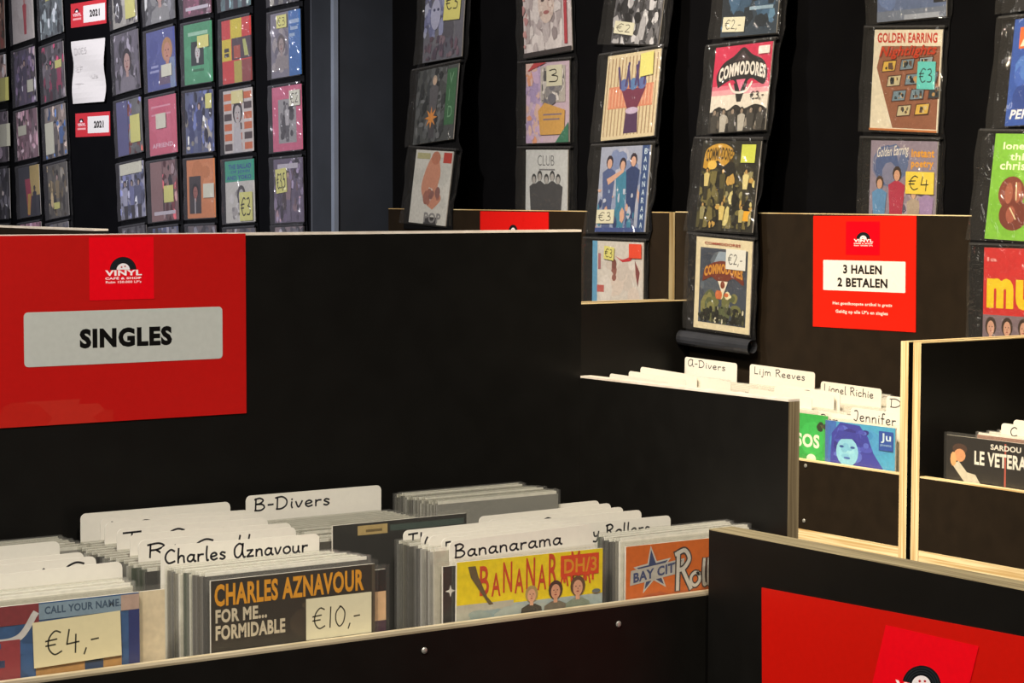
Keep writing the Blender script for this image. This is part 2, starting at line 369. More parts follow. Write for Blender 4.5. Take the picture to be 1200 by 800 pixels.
panel('bottom_board', 2, .3165, 1.632, 1.8345, 2.1905, 1.026, 1.042, bin1)
screws(bin1, [(on(1, 1.8213, 497.5, 762)), (on(1, 1.8213, 725, 731)), Vector((.72, 1.8213, 1.149)), Vector((.95, 1.8213, 1.02)), Vector((1.42, 1.8213, 1.02))])
settle(bin1)
# right-hand row of bins (long side along y, open towards -x)
def side_bin(label, ya, yb, ztop_panel, xb0, xb1, zb, yb0, yb1, mat, screwpts=(), cut=()):
    r = empty('record_bin', label, 'record bin', GB, Matrix.Translation((2.6, (ya+yb)/2, 0)))
    panel('side_panel', 1, 2.43, xb0, ya, ya+.0165, .02, ztop_panel[0], r)
    panel('side_panel', 1, 2.43, xb0, yb-.0165, yb, .02, ztop_panel[1], r)
    panel('front_panel', 0, 2.4305, 2.4425, ya+.0168, yb-.0168, 1.0615, 1.1738, r, mat, cap=.0022)
    mb = MB(); mb.box(2.4302, xb0, ya+.0168, yb-.0168, 1.043, 1.0613); mb.build('bottom_board', PLY[2], r, 'pale bare plywood bottom board', colour=False)
    panel('base_panel', 0, 2.46, 2.476, ya+.0168, yb-.0168, .02, 1.0425, r)
    panel('back_panel', 0, xb0+.0003, xb1, yb0, yb1, .02, zb, r, mat, cap=.0015)
    screws(r, screwpts, PI/2); settle(r); return r
YA = 3.443
bin2 = side_bin('black plywood bin of the right row under the red 3 HALEN 2 BETALEN sign', 2.429, YA, (1.3765, 1.3893), 2.822, 2.837, 1.5635, 2.429, 3.4735, BROWNBLK,
    [Vector((2.4298, *on(0, 2.4298, 944, 545.5)[1:])), Vector((2.4298, *on(0, 2.4298, 942, 610)[1:]))])
bin3 = side_bin('black plywood bin at the right edge, with pale edges, holding the black-sleeved singles', 1.55, 2.4195, (1.3765, 1.3765), 2.822, 2.837, 1.5635, 1.55, 2.4195, BROWNBLK)
bin4 = side_bin('black plywood bin at the far end of the row, mostly hidden behind the tall board', 3.4735, 4.58, (1.3893, 1.3765), 2.8065, 2.8215, 1.5625, 3.4735, on(0, 2.8065, 455, 245)[1], BROWNBLK)
# back-to-back board behind the front bin
bin5 = empty('record_bin', 'black plywood bin behind the wide red sign, only its pale top edge showing at left', 'record bin', GB, Matrix.Translation((.9, 2.6, 0)))
panel('side_panel', 0, 1.0, 1.016, 2.2075, 3.25, .02, 1.5607, bin5, BROWNBLK, cap=.002, edge=BLACK, capmat=BAND)
panel('front_panel', 1, .3, .9995, 3.05, 3.066, .02, 1.20, bin5)
panel('side_panel', 0, .3, .316, 2.2075, 3.05, .02, 1.3, bin5)
panel('bottom_board', 2, .3165, .9995, 2.2075, 3.0495, 1.0, 1.016, bin5)
settle(bin5)
# low bin in the lower right corner
bin6 = empty('record_bin', 'black plywood bin in the lower right corner, its back board carrying the cropped red sign', 'record bin', GB, Matrix.Translation((1.7, 1.4, 0)))
XR = 1.5158
panel('back_panel', 0, XR, XR+.032, .70, 1.8055, .02, 1.2462, bin6, cap=.0012, edge=GREYPLY)
panel('side_panel', 1, XR+.0323, 2.0, 1.789, 1.8055, .02, .86, bin6)
panel('side_panel', 1, XR+.0323, 2.0, .70, .7165, .02, .86, bin6)
panel('front_panel', 0, 1.984, 2.0, .717, 1.7885, .02, .66, bin6)
panel('bottom_board', 2, XR+.0323, 1.9835, .717, 1.7885, .5, .516, bin6)
settle(bin6)

# ---------------------------------------------------------------- signs
RX = Matrix.Rotation(-PI/2, 4, 'Z')       # faces -x: local x -> -y, local y -> x
def logo(a, x0, y0, x1, y1, red='ee0418', full=True):
    """round-topped record over the shop name, in the box x0..x1, y0..y1"""
    U = lambda u, v: (x0+u*(x1-x0), y0+v*(y1-y0))
    a.poly([U(0,0), U(1,0), U(1,1), U(0,1)], red)
    cx, cy = U(.52, .48); rx, ry = .205*(x1-x0), .205*(y1-y0)
    a.e(cx, cy, rx, ry, '14181c', 0, 180, 24)
    for q in (.9, .78, .66): a.e(cx, cy, rx*q, ry*q, '2d3439', 0, 180, 24); a.e(cx, cy, rx*(q-.04), ry*(q-.04), '0f1215', 0, 180, 24)
    a.e(cx, cy, rx*.5, ry*.5, 'f6f0f2', 0, 180, 18)
    a.e(cx-rx*.12, cy+ry*.2, rx*.07, ry*.07, 'c02030', n=8); a.e(cx+rx*.14, cy+ry*.26, rx*.07, ry*.06, 'c02030', n=8)
    a.t(*U(.24, .385), *U(.81, .475), 'VINYL', 'fff4f4', .04)
    a.t(*U(.24, .325), *U(.80, .37), 'CAF\u00c9 & SHOP', 'fff4f4', .035)
    a.t(*U(.25, .265), *U(.80, .305), 'Ruim 150.000 LP\'s', 'ffe8e8', .03)
def sign(name, label, cat, mtx, w, h, painter, base, group=None, thick=.0012):
    r = empty(name, label, cat, group, mtx)
    mb = MB(); mb.box(-w/2, w/2, 0, thick, 0, h, col=base); a = Art(w, h, 0, mb=mb); painter(a, r)
    mb.build('sheet', SIGNM, r); return r
def sub(parent, name, w, h, x0, z0, painter, label=None, y=-.0004, mat=None):
    mb = MB(); a = Art(w, h, y, mb=mb, x0=x0, z0=z0); painter(a); return mb.build(name, mat or SIGNM, parent, label)
GS = 'red shop signs'
# SINGLES
yS = 2.19; sx1 = on(1, yS, 288, 380)[0]; sw = .40; sh = .1985; sx0 = sx1-sw
z0s = 1.3562
def W2U(p, x0, z0, w, h): return ((p[0]-x0)/w, (p[2]-z0)/h)
def px_u(px, py): return W2U(on(1, yS, px, py), sx0, z0s, sw, sh)
def p_s(a, r):
    l0 = px_u(104, 352); l1 = px_u(179.5, 278)
    a.n(0, 0, 1, .3, ['b8271d', 'ae2018'], 10, .18, 4)
def s_plate(a): a.rr(0, 0, 1, 1, 'c3c6c0', .02); 
s1 = sign('red_sign', 'wide red sign lettered SINGLES on the tall black board of the nearest bin', 'sign', Matrix.Translation((sx0+sw/2, yS-.0006, z0s)), sw, sh, lambda a, r: a.ph(.26, .0, .6, .13, ['bd2118', 'bf2a1f'], 7, .09, 3, .9), 'bc1512', GS)
lo = on(1, yS, 104.5, 352); hi = on(1, yS, 179.5, 277.5)
sub(s1, 'logo_sticker', hi.x-lo.x, hi.z-lo.z, lo.x-(sx0+sw/2), lo.z-z0s, lambda a: logo(a, 0, 0, 1, 1), 'bright red logo sticker')
pl = on(1, yS, 28, 430.3); ph = on(1, yS, 260, 359)
def plate_s(a):
    a.rr(0, 0, 1, 1, 'c0c3bd', .02)
    t0 = on(1, yS, 93, 408.5); t1 = on(1, yS, 201, 381.5)
    u0, v0 = W2U(t0, pl.x, pl.z, ph.x-pl.x, ph.z-pl.z); u1, v1 = W2U(t1, pl.x, pl.z, ph.x-pl.x, ph.z-pl.z)
    a.t(u0, v0, u1, v1, 'SINGLES', '0c0c0c', .055)
sub(s1, 'name_plate', ph.x-pl.x, ph.z-pl.z, pl.x-(sx0+sw/2), pl.z-z0s, plate_s, 'pale grey plate lettered SINGLES')
# 3 HALEN 2 BETALEN
xS = 2.8214
q0 = on(0, xS, 953, 377); q1 = on(0, xS, 1075, 253)
wH = q0.y-q1.y; hH = q1.z-q0.z+.006
s2 = sign('red_sign', 'orange red sign lettered 3 HALEN 2 BETALEN on the back board of the right row', 'sign',
    Matrix.Translation((xS-.0006, (q0.y+q1.y)/2, q0.z-.007)) @ RX @ Matrix.Rotation(math.radians(-.6), 4, 'Y'), wH, hH,
    lambda a, r: (a.t(.2, .2, .78, .235, 'Het goedkoopste artikel is gratis', 'ffd9cf', .03), a.t(.23, .125, .74, .165, 'Geldig op alle LP\'s en singles', 'ffd9cf', .03)), 'e0200f', GS)
sub(s2, 'logo_sticker', wH*.33, hH*.295, -wH*.17, hH*.655, lambda a: logo(a, 0, 0, 1, 1), 'bright red logo sticker')
sub(s2, 'name_plate', wH*.8, hH*.27, -wH*.395, hH*.335, lambda a: (a.rr(0, 0, 1, 1, 'eceae2', .01), a.t(.25, .56, .72, .86, '3 HALEN', '1a1412', .04), a.t(.18, .13, .79, .43, '2 BETALEN', '1a1412', .04)), 'white plate lettered 3 HALEN 2 BETALEN')
# sign half hidden behind the SINGLES board
xF = 2.8060; q0 = on(0, xF, 563, 260); q1 = on(0, xF, 643, 247)
s3 = sign('red_sign', 'small visible strip of a red sign behind the tall singles board', 'sign', Matrix.Translation((xF-.0006, (q0.y+q1.y)/2, 1.36)) @ RX, q0.y-q1.y, .199, lambda a, r: None, 'd81a16', GS)
wF = q0.y-q1.y
sub(s3, 'logo_sticker', wF*.3, .062, -wF*.16, .128, lambda a: logo(a, 0, 0, 1, 1, 'd81a16'))
# lower right sign
q0 = on(0, XR, 896.8, 684); wR = .40; hR = .198
def p_r(a, r): pass
s4 = sign('red_sign', 'large red sign cut off by the lower right corner of the photo', 'sign', Matrix.Translation((XR-.0014, q0.y-wR/2, q0.z-hR)) @ RX @ Matrix.Rotation(math.radians(-1.2), 4, 'Y') , wR, hR, p_r, 'c81206', GS)
TLc, TRc, BLc = (on(0, XR-.0022, *q) for q in ((1038, 732), (1147, 757), (1013, 841)))
mb = MB(); a = Art(1, 1, 0, mb=mb, x0=0, z0=0); logo(a, 0, 0, 1, 1)
bpy.context.view_layer.update(); inv = s4.matrix_world.inverted()
mb.v = [tuple(inv @ (BLc+(TRc-TLc)*x+(TLc-BLc)*z+Vector((y, 0, 0)))) for x, y, z in mb.v]
mb.build('logo_sticker', SIGNM, s4, 'brighter red logo sticker stuck on askew')
# ---------------------------------------------------------------- records
_mesh = {}
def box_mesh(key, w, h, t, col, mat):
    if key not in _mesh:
        mb = MB(); mb.box(-w/2, w/2, -t/2, t/2, 0, h, col=col); mb.box(-w/2+.002, w/2-.002, -t/2+.0005, t/2-.0005, h, h+.0032, col='ebe8de')  # second box: pale top strip, paints in the light on the sleeve tops
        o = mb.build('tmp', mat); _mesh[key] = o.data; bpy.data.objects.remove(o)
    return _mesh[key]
def sleeve_mesh(w, h, t, key, mat=None):
    key = (key, mat.name if mat else 0)
    if key not in _mesh:
        rg = random.Random(str(key)); mb = MB(); n = 8; ov = .0028
        for s in (-1, 1):
            P = [[(-w/2-ov+(w+2*ov)*i/n, s*(t/2+.0006+(rg.uniform(0, .0006) if 0 < i < n and 0 < j < 2*n//2 else 0)), -.0005+(h+.0052)*j/n) for i in range(n+1)] for j in range(n+1)]
            for j in range(n):
                for i in range(n): mb.poly([P[j][i], P[j][i+1], P[j+1][i+1], P[j+1][i]])
        o = mb.build('tmp', mat or SLEEVE, colour=False, smooth=True); _mesh[key] = o.data; bpy.data.objects.remove(o)
    return _mesh[key]
FILL = ['d8d4c8', '2a2826', 'b7b1a2', '403a34', '8c8578', 'c9c3b2', '5b2420', '23303f', 'e4e0d4', '6f6a5e', '3b4636', 'a89a7c', '1c1b1a', '94684a']
def place(o, x, y, z, rz=0., lean=0., roll=0.):
    o.matrix_world = Matrix.Translation((x, y, z)) @ Matrix.Rotation(rz, 4, 'Z') @ Matrix.Rotation(-lean, 4, 'X') @ Matrix.Rotation(roll, 4, 'Y')
OCC = []                                   # (axis, plane, low, high, half thickness) of everything standing in the bins
def free(ax, v, lo, hi, half, pad=.0003): return all(a != ax or abs(v-u) > half+hf+pad or hi < l or lo > g for a, u, l, g, hf in OCC)
def filler(x, y, z, rz, lean, label, group, col=None, w=.18, h=.18, roll=0., bare=False):
    ax = 0 if rz else 1; c = y if ax == 0 else x; v = x if ax == 0 else y
    for k in range(5):
        if free(ax, v+.0016*k, c-w/2-.004, c+w/2+.004, .0023): break
    else: return
    v += .0016*k; OCC.append((ax, v, c-w/2-.004, c+w/2+.004, .0023))
    if ax: y = v
    else: x = v
    col = col or random.choice(FILL); t = .0022
    r = empty('single_record', label, 'record', group); place(r, x, y, z, rz, lean, roll)
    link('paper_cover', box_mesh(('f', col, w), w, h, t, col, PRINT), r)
    if not bare: link('plastic_sleeve', sleeve_mesh(w, h, t, ('s', w, random.randrange(4)), SHADESLV if (ax == 1 and y > 1.925) else SLEEVE), r)
    return r
def sticker(parent, w, h, x0, z0, body, y, col='e9e27a', rot=0., ink='26231c', hs=.62, label=None, u=(.12, .88), th=.09):
    mb = MB(); a = Art(w, h, 0, mb=mb, x0=0, z0=0); a.r(0, 0, 1, 1, col)
    if body: a.w_(u[0], (1-hs)/2, u[1], hs, body, ink, th)
    o = mb.build('price_sticker', CARD, parent, label); o.location = (x0, y, z0); o.rotation_euler = (0, rot, 0); return o
def record(label, painter, base, x, y, z, rz=0., lean=0., w=.18, h=.18, group=None, sleeve=True, roll=0., edge='d9d4c6', stickers=(), t=.0024, vm=1., cat='record', name='single_record'):
    r = empty(name, label, cat, group); place(r, x, y, z, rz, lean, roll)
    c = y if rz else x; OCC.append((0 if rz else 1, x if rz else y, c-w/2-.004, c+w/2+.004, .005))
    mb = MB(); mb.box(-w/2, w/2, -t/2, t/2, 0, h, col=edge); a = Art(w, h, -t/2, mb=mb); a.r(0, 0, 1, 1, base); a.vm = vm
    if painter: painter(a)
    mb.build('paper_cover', PRINT, r)
    if sleeve: link('plastic_sleeve', sleeve_mesh(w, h, t+.003, ('r', w, h), CLEARSLV), r)
    for s in stickers: sticker(r, *s[:5], -.0045, *s[5:]) if len(s) > 5 else sticker(r, *s, -.0045)
    return r
def card(label, TL, TR, ax, val, body=None, hgt=.2, group=None, lean=0., th=.15, capz=.017, x0=.02, col='e2ded2', t=.0009, x1=None, zb=1.0585):
    """divider card whose upper corners are seen at TL and TR, standing in the plane coordinate[ax] = val"""
    p, q = on(ax, val, *TL), on(ax, val, *TR)
    if ax == 1: w = q.x-p.x; cx = (p.x+q.x)/2; rz = 0; org = (cx, val)
    else: w = p.y-q.y; cx = (p.y+q.y)/2; rz = -PI/2; org = (val, cx)
    zt = (p.z+q.z)/2; h = zt-zb; ro = math.atan2(p.z-q.z, w)
    cc = org[1] if ax == 0 else org[0]
    while not free(ax, val, cc-w/2, cc+w/2, .0006): val += .0011
    OCC.append((ax, val, cc-w/2, cc+w/2, .0006)); org = (org[0], val) if ax == 1 else (val, org[1])
    r = bpy.data.objects.new('divider_card', None)
    mb = MB(); a = Art(w, h, -t/2, mb=mb)
    # rounded sheet with thickness
    pts = []; rad = .006
    for cx_, cz, a0 in ((w/2-rad, rad, -90), (w/2-rad, h-rad, 0), (-w/2+rad, h-rad, 90), (-w/2+rad, rad, 180)):
        for k in range(5): an = math.radians(a0+22.5*k); pts.append((cx_+rad*math.cos(an), cz+rad*math.sin(an)))
    mb.poly([(x, -t/2, z) for x, z in pts], col); mb.poly([(x, t/2, z) for x, z in reversed(pts)], col)
    for i in range(len(pts)):
        (xa, za), (xb, zb_) = pts[i], pts[(i+1) % len(pts)]
        mb.poly([(xa, -t/2, za), (xa, t/2, za), (xb, t/2, zb_), (xb, -t/2, zb_)], col)
    if body:
        hv = capz/h; top = 1-.0038/h-hv
        a.w_(x0/w, top, (x1 if x1 is not None else w-.03)/w, hv, body, '17171c', th)
    bpy.data.objects.remove(r)
    o = mb.build('divider_card', CARD); tag(o, label, 'divider card', group)
    o.matrix_world = Matrix.Translation((org[0], org[1], zb)) @ Matrix.Rotation(rz, 4, 'Z') @ Matrix.Rotation(-lean, 4, 'X') @ Matrix.Rotation(ro, 4, 'Y')
    return o, p, q
def onz(z, px, py):
    r = M.transposed() @ Vector(((px-600)/F, (py-400)/F, 1)); return Vector((0, 0, H)) + r*((z-H)/r.z)

ZB = 1.0585
# ---- front covers of the nearest bin
YF = 1.8525
def front(label, painter, base, TL, TR, y=YF, z=None, stickers=(), **k):
    p, q = on(1, y, *TL), on(1, y, *TR)
    w = q.x-p.x; zt = (p.z+q.z)/2; ro = math.atan2(p.z-q.z, w)
    return record(label, painter, base, (p.x+q.x)/2, y, zt-.18, 0, 0, w, .18, stickers=stickers, roll=ro, **k), p, q
def a_azn(a):
    a.r(0, 0, 1, 1, '2b241b'); a.n(.45, .3, .98, .75, ['3b3126', '4a3d2e', '352b20'], 18, .12, 3)
    a.t(.02, .77, .93, .965, 'CHARLES AZNAVOUR', 'd8941c', .035, slope=0)
    a.t(.025, .625, .33, .745, 'FOR ME...', 'c9bda4', .04); a.t(.025, .475, .44, .605, 'FORMIDABLE', 'c9bda4', .04)
    a.r(.98, 0, 1, 1, '4a4235')
def a_bana(a):
    a.r(0, .38, 1, 1, 'e6cf0c'); a.r(0, 0, 1, .38, '9fb0b0'); a.r(0, 0, .38, .42, 'b3b3a5'); a.n(.0, 0, 1, .36, ['8fa3a6', 'a9b4ae', '96a5a0'], 14, .16, 8)
    x = .15
    for i, c in enumerate('BANANARAMA'):
        w = .062; a.t(x, (.52 if i % 2 == 0 else .49)+.005*i, x+w, (.92 if i % 2 == 0 else .8)+.012*i, c, 'c4441c', .014); x += w+.016
    a.r(.70, .66, .97, .95, 'd4451a'); a.t(.725, .70, .955, .9, 'DH/3', 'd8941c', .02)
    for k in range(5): a.r(.72+k*.05, .58, .735+k*.05, .68, 'd4451a')
    a.poly([(.07, .93), (.12, .93), (.14, .78), (.2, .5), (.24, .4), (.21, .4), (.09, .78)], '5c5436')
    a.bust(.5, .46, .04, 'a8925e', 'd7a687', '3a352c'); a.bust(.665, .48, .045, '3a2c22', 'cf9a7c', '6b6456'); a.bust(.82, .5, .048, '5a4530', 'd2a184', '7d8a7a')
    a.e(.95, .42, .03, .03, '5f6e70')
def a_bay(a):
    a.r(0, 0, 1, 1, 'd0661a'); a.n(.0, 0, 1, .45, ['c05a26', 'c66228'], 14, .2, 2); a.r(0, 0, 1, .4, 'a8614a')
    a.star(.2, .7, .15, .06, 'c4c1b8', rot=PI/2+.12); a.star(.2, .7, .125, .046, '33406a', rot=PI/2+.12)
    a.poly([(.03, .55), (.43, .64), (.44, .8), (.035, .72)], 'b7b4ac')
    a.t(.055, .575, .42, .69, 'BAY CITY', '3a4670', .04, slope=.09)
    for half, c in ((.0040, '3f3330'), (.0022, 'cdc9c0')):
        for st in GL['R'][1]: a.stroke([(.37+.22*x, .44+.46*y) for x, y in cr(st)], half, c)
        for q, ch in zip((.485, .575, .612, .66), 'olle'):
            for st in GL[ch][1]: a.stroke([(q+.17*x, .47+.3*y) for x, y in cr(st)], half*.8, c)
def a_call(a):
    a.r(0, 0, 1, 1, '2f5482'); a.n(.3, .3, 1, .9, ['2a4b76', '35598a', '284468'], 20, .14, 5)
    a.r(0, .84, .46, 1, '7e2a30'); a.r(.46, .86, .94, .99, '7f95a6'); a.r(.9, .86, 1, .99, 'b59a8c')
    a.t(.49, .9, .9, .965, 'CALL YOUR NAME.', '3b5168', .03)
    a.stroke(cr([(-.0, .75), (.12, .78), (.24, .71), (.36, .74), (.44, .92)]), .003, 'c9c6c4')
    a.r(.0, .38, .14, .72, '93333a'); a.r(.17, .38, .36, .72, '93333a'); a.r(.22, .5, .28, .56, '2f3a5c'); a.r(.17, .66, .26, .7, '2f5482')
    a.t(-.0, .4, .1, .7, '1', '7a2a34', .05); a.r(.44, .36, .9, .48, 'b98a4e'); a.r(.7, .3, .8, .5, '263f63')
    a.r(.94, .3, 1, .86, '25306a')
def S(*a): return a
f1, p, q = front('single with black cover, orange capitals and a ten euro note, front of the second row', a_azn, '2b241b', (246, 680.5), (438, 660), YF,
    vm=.6, stickers=[(.073, .040, .0105, .1135, '\u20ac10,-', 'cdc8aa', 0., '3a382e', .5, 'pale yellow price note marked 10 euro', (.1, .86), .07)])
AZX = (p.x+q.x)/2
front('bright yellow single with tall red capitals over three small heads, third row front', a_bana, 'e6cf0c', (533, 659), (704, 642), YF, vm=.42)
front('orange single with a pale star and script lettering, front of the fourth row', a_bay, 'd0661a', (732, 640.5), (884, 624.5), YF, vm=.52)
pA = on(1, YF, 162, 692)
rA = record('blue and red single with a four euro note, front of the leftmost row', a_call, '2f5482', pA.x-.09, YF, pA.z-.181, 0, 0, .18, .18,
    vm=.6, stickers=[(.0845, .041, -.0135, .1225, '\u20ac4,-', 'd4caa2', math.radians(-1.5), '3a382e', .52, 'cream price note marked 4 euro', (.14, .78), .07)])
# second covers peeking out beside the front ones
pB = on(1, YF+.006, 193, 690)
record('single with cream back cover peeking out right of the four euro single', lambda a: (a.r(0, 0, 1, 1, 'd9c9aa'), a.n(.9, .4, 1, .5, ['b97a5a'], 3, .02, 2), a.e(.95, .36, .012, .016, '2b2320')), 'd9c9aa', pB.x-.09, YF+.007, pB.z-.18, 0, 0)
pB = on(1, YF+.006, 452, 664)
record('dark single with an orange strip peeking out right of the ten euro single', lambda a: (a.r(0, 0, 1, 1, '1c1a1a'), a.r(.9, .72, 1, .88, 'd9b48c'), a.r(.9, .55, 1, .72, '4a3040'), a.t(.92, .57, 1, .62, 'EN', 'c8503c', .02)), '1c1a1a', pB.x-.09, YF+.007, pB.z-.182, 0, 0)
pB = on(1, YF+.006, 519, 664)
record('black single peeking out left of the bright yellow one', lambda a: (a.r(0, 0, .2, 1, '201d1c'), a.star(.05, .86, .035, .012, 'd8d4cc', 4)), '2a2826', pB.x+.09, YF+.007, pB.z-.18, 0, 0)

# ---- packed rows of the nearest bin
GF = {}
def row(xc, ya, yb, n, label, group, zt=1.2385, lean0=0., lean1=0., jx=.0025, cols=None, w=.18, rot=0., xs=0.):
    """n singles one behind the other; xc: centre at the front, xs: sideways drift to the back"""
    for i in range(n):
        f = i/max(n-1, 1); y = ya+(yb-ya)*f
        filler(xc+xs*f+random.uniform(-jx, jx), y, zt-.18+random.uniform(0, .0035), rot, lean0+(lean1-lean0)*f, label, group, random.choice(cols) if cols else None, w)
GD = 'white divider cards in the nearest bin'
def solve_y(TL, TR, zt):
    return (onz(zt, *TL).y+onz(zt, *TR).y)/2
for nm, TL, TR, zt, body, kw in [
  # second row, front to back
  ('handwritten white divider card right behind the ten euro single, first of the second row', (185, 640), (371, 625), 1.2625, 'Charles Aznavour', dict(x0=.004, x1=.162, capz=.0135)),
  ('white divider card in the second row showing a handwritten capital R', (161, 633.5), (345.5, 617), 1.2625, 'Ri Coll', dict(x0=.009, x1=.128, capz=.0135)),
  ('blank-looking white divider card in the second row, third from the front', (148, 626), (337, 612.5), 1.2625, None, {}),
  ('white divider card in the second row beginning with a handwritten T', (134, 620), (311, 606.5), 1.2625, 'Ti C ni', dict(x0=.006, x1=.125, capz=.0135)),
  ('white divider card in the second row, third from the back', (117, 612.5), (302, 601.5), 1.2625, None, {}),
  ('white divider card in the second row with one handwritten upright stroke', (112, 608), (287, 597.5), 1.2625, 'I C i o', dict(x0=.008, x1=.13, capz=.0135)),
  ('rearmost and largest-looking white divider card of the second row', (93.5, 602), (269, 587.5), 1.2625, None, {}),
  ('white divider card handwritten B-Divers at the back of the bin', (287.5, 581), (446, 568), 1.2685, 'B-Divers', dict(x0=.01, x1=.108, capz=.0135)),
  # third row
  ('cream divider card behind the bright yellow single, with the group name written in full', (529.5, 634), (697, 613), 1.2515, 'Bananarama', dict(x0=.006, x1=.142, capz=.0135)),
  ('cream divider card in the third row showing a handwritten F', (519, 630.5), (686.5, 611.5), 1.2515, 'F', dict(x0=.004, x1=.012, capz=.0135)),
  ('cream divider card in the third row, third from the front', (504, 628), (675, 609), 1.2515, None, {}),
  ('cream divider card in the third row with a written round bracket', (495, 625.5), (663, 606.5), 1.2515, '(', dict(x0=.004, x1=.01, capz=.0135)),
  ('rearmost cream divider card of the third row', (473, 621.5), (638, 604.5), 1.2515, 'TI', dict(x0=.006, x1=.026, capz=.0135)),
  # fourth row
  ('grey-shaded divider card ending in Rollers behind the orange single', (618, 619), (784.5, 603.5), 1.2435, 'Bay City Rollers', dict(x0=.016, x1=.166, capz=.0135)),
  ('second divider card from the front in the fourth row', (590, 612.5), (751, 597), 1.2435, None, {}),
  ('third divider card from the front in the fourth row, with tall letters', (572, 609), (730, 593.5), 1.2435, 'Cocon', dict(x0=.07, x1=.15, capz=.0135)),
  ('fourth divider card from the front in the fourth row', (562, 605), (716.5, 589), 1.2435, None, {}),
  ('rearmost divider card of the fourth row', (554.5, 600.5), (702.5, 585.8), 1.2435, 'if Con', dict(x0=.012, x1=.13, capz=.0135)),
  # leftmost row
  ('large blank divider card behind the four euro single', (-42, 677.5), (145, 657), 1.2570, None, {}),
  ('second divider card from the front in the leftmost row, with written dots', (-70, 669), (112.5, 651), 1.2570, 'a i C i', dict(x0=.06, x1=.17, capz=.0135)),
  ('third divider card from the front in the leftmost row', (-80, 665), (100, 646), 1.2570, None, {}),
  ('rearmost divider card of the leftmost row', (-105, 650), (70, 633.5), 1.2570, None, {})]:
    y = solve_y(TL, TR, zt)
    card(nm, TL, TR, 1, min(y, 2.185), body, group=GD, **kw)
PALE = ['d8d4c8', 'b7b1a2', '8c8578', '4a443c', '2e2a26', '6f6a5e', '3b4636', 'e4e0d4']
row(pA.x-.088, YF+.0135, 1.886, 7, 'single packed in the front pack of the leftmost row', 'leftmost row, front pack', cols=PALE)
row(AZX+.002, YF+.0125, 1.925, 13, 'single packed behind the black ten euro cover', 'second row, front pack', cols=PALE+['2a2826', '403a34', '1c1b1a', '3b4636'], xs=-.016)
xC = on(1, YF, 618, 650).x
row(xC-.012, YF+.0135, YF+.0137, 1, 'single packed behind the bright yellow cover', 'third row, front pack', cols=PALE+FILL)
xD = on(1, YF, 812, 635).x
row(xD-.004, YF+.0075, 1.897, 9, 'single packed behind the orange cover with the star', 'fourth row, front pack', cols=PALE+['2a2826', '403a34'], zt=1.2285)

def back_row(pts, zt, n, dy, label, group, cols, w=.18, lean=0.):
    """pts: upper left/right corner pixels of the front single"""
    a, b = onz(zt, *pts[0]), onz(zt, *pts[1]); y0 = (a.y+b.y)/2
    for i in range(n):
        yy = min(y0+dy*i, 2.17)
        filler((a.x+b.x)/2+random.uniform(-.002, .002), yy, zt-.187+random.uniform(-.001, .003), 0, lean, label, group, random.choice(cols), abs(b.x-a.x) if w is None else w)
GREY = ['8e8d88', 'a19f99', '6d6c68', 'b5b3ac', '54524e']
DK = ['2a2826', '403a34', '3b4636', '1c1b1a', '4a443c', '6f6a5e']
for i in range(14):                       # between the dividers of the second row
    filler(1.015+random.uniform(-.002, .002), 1.935+.0135*i, ZB, 0, 0, 'single standing between the handwritten dividers of the second row', 'second row, among dividers', random.choice(DK+GREY))
for i in range(12):
    filler(1.3065+random.uniform(-.002, .002), 1.876+.0062*i, ZB-.001, 0, 0, 'single standing between the cream dividers of the third row', 'third row, among dividers', random.choice(DK+GREY), .176)
for i in range(8):
    filler(1.236+random.uniform(-.002, .002), 2.075+.009*i, ZB-.0, 0, 0, 'single in front of the B-Divers card at the back', 'singles before the B-Divers card', random.choice(DK), .178)
back_row([(390, 628), (520, 610)], 1.247, 9, .008, 'single in dull clear sleeve between the second and third rows', 'dull singles between second and third rows', DK, .17)
back_row([(499, 588), (668, 571)], 1.2615, 16, .0058, 'single in grey clear sleeve at the back behind the fourth row', 'grey sleeves at the back right', GREY, .165)
for i in range(9):
    filler(.845+random.uniform(-.002, .002), 2.09+.009*i, ZB+.001, 0, 0, 'single in grey sleeve in the far left corner of the bin', 'grey sleeves at the back left', random.choice(GREY))
for i in range(10):
    filler(.80+random.uniform(-.002, .002), 1.94+.013*i, ZB, 0, 0, 'single standing between the dividers of the leftmost row', 'leftmost row, among dividers', random.choice(DK+GREY))
# dark single with a tan label lying slightly forward
d0 = on(1, 1.985, 384, 619); d1 = on(1, 1.985, 500, 607)
record('dark single with a tan label sticking up between second and third rows', lambda a: (a.r(0, 0, 1, 1, '1d1c1a'), a.r(.18, .93, .4, .985, 'b39a63'), a.r(.24, .945, .36, .96, '6c5a34'), a.r(.42, .94, .98, .975, '3a4a44')), '1d1c1a', d0.x+.082, 1.975, d0.z-.176, 0, 0, w=.165)
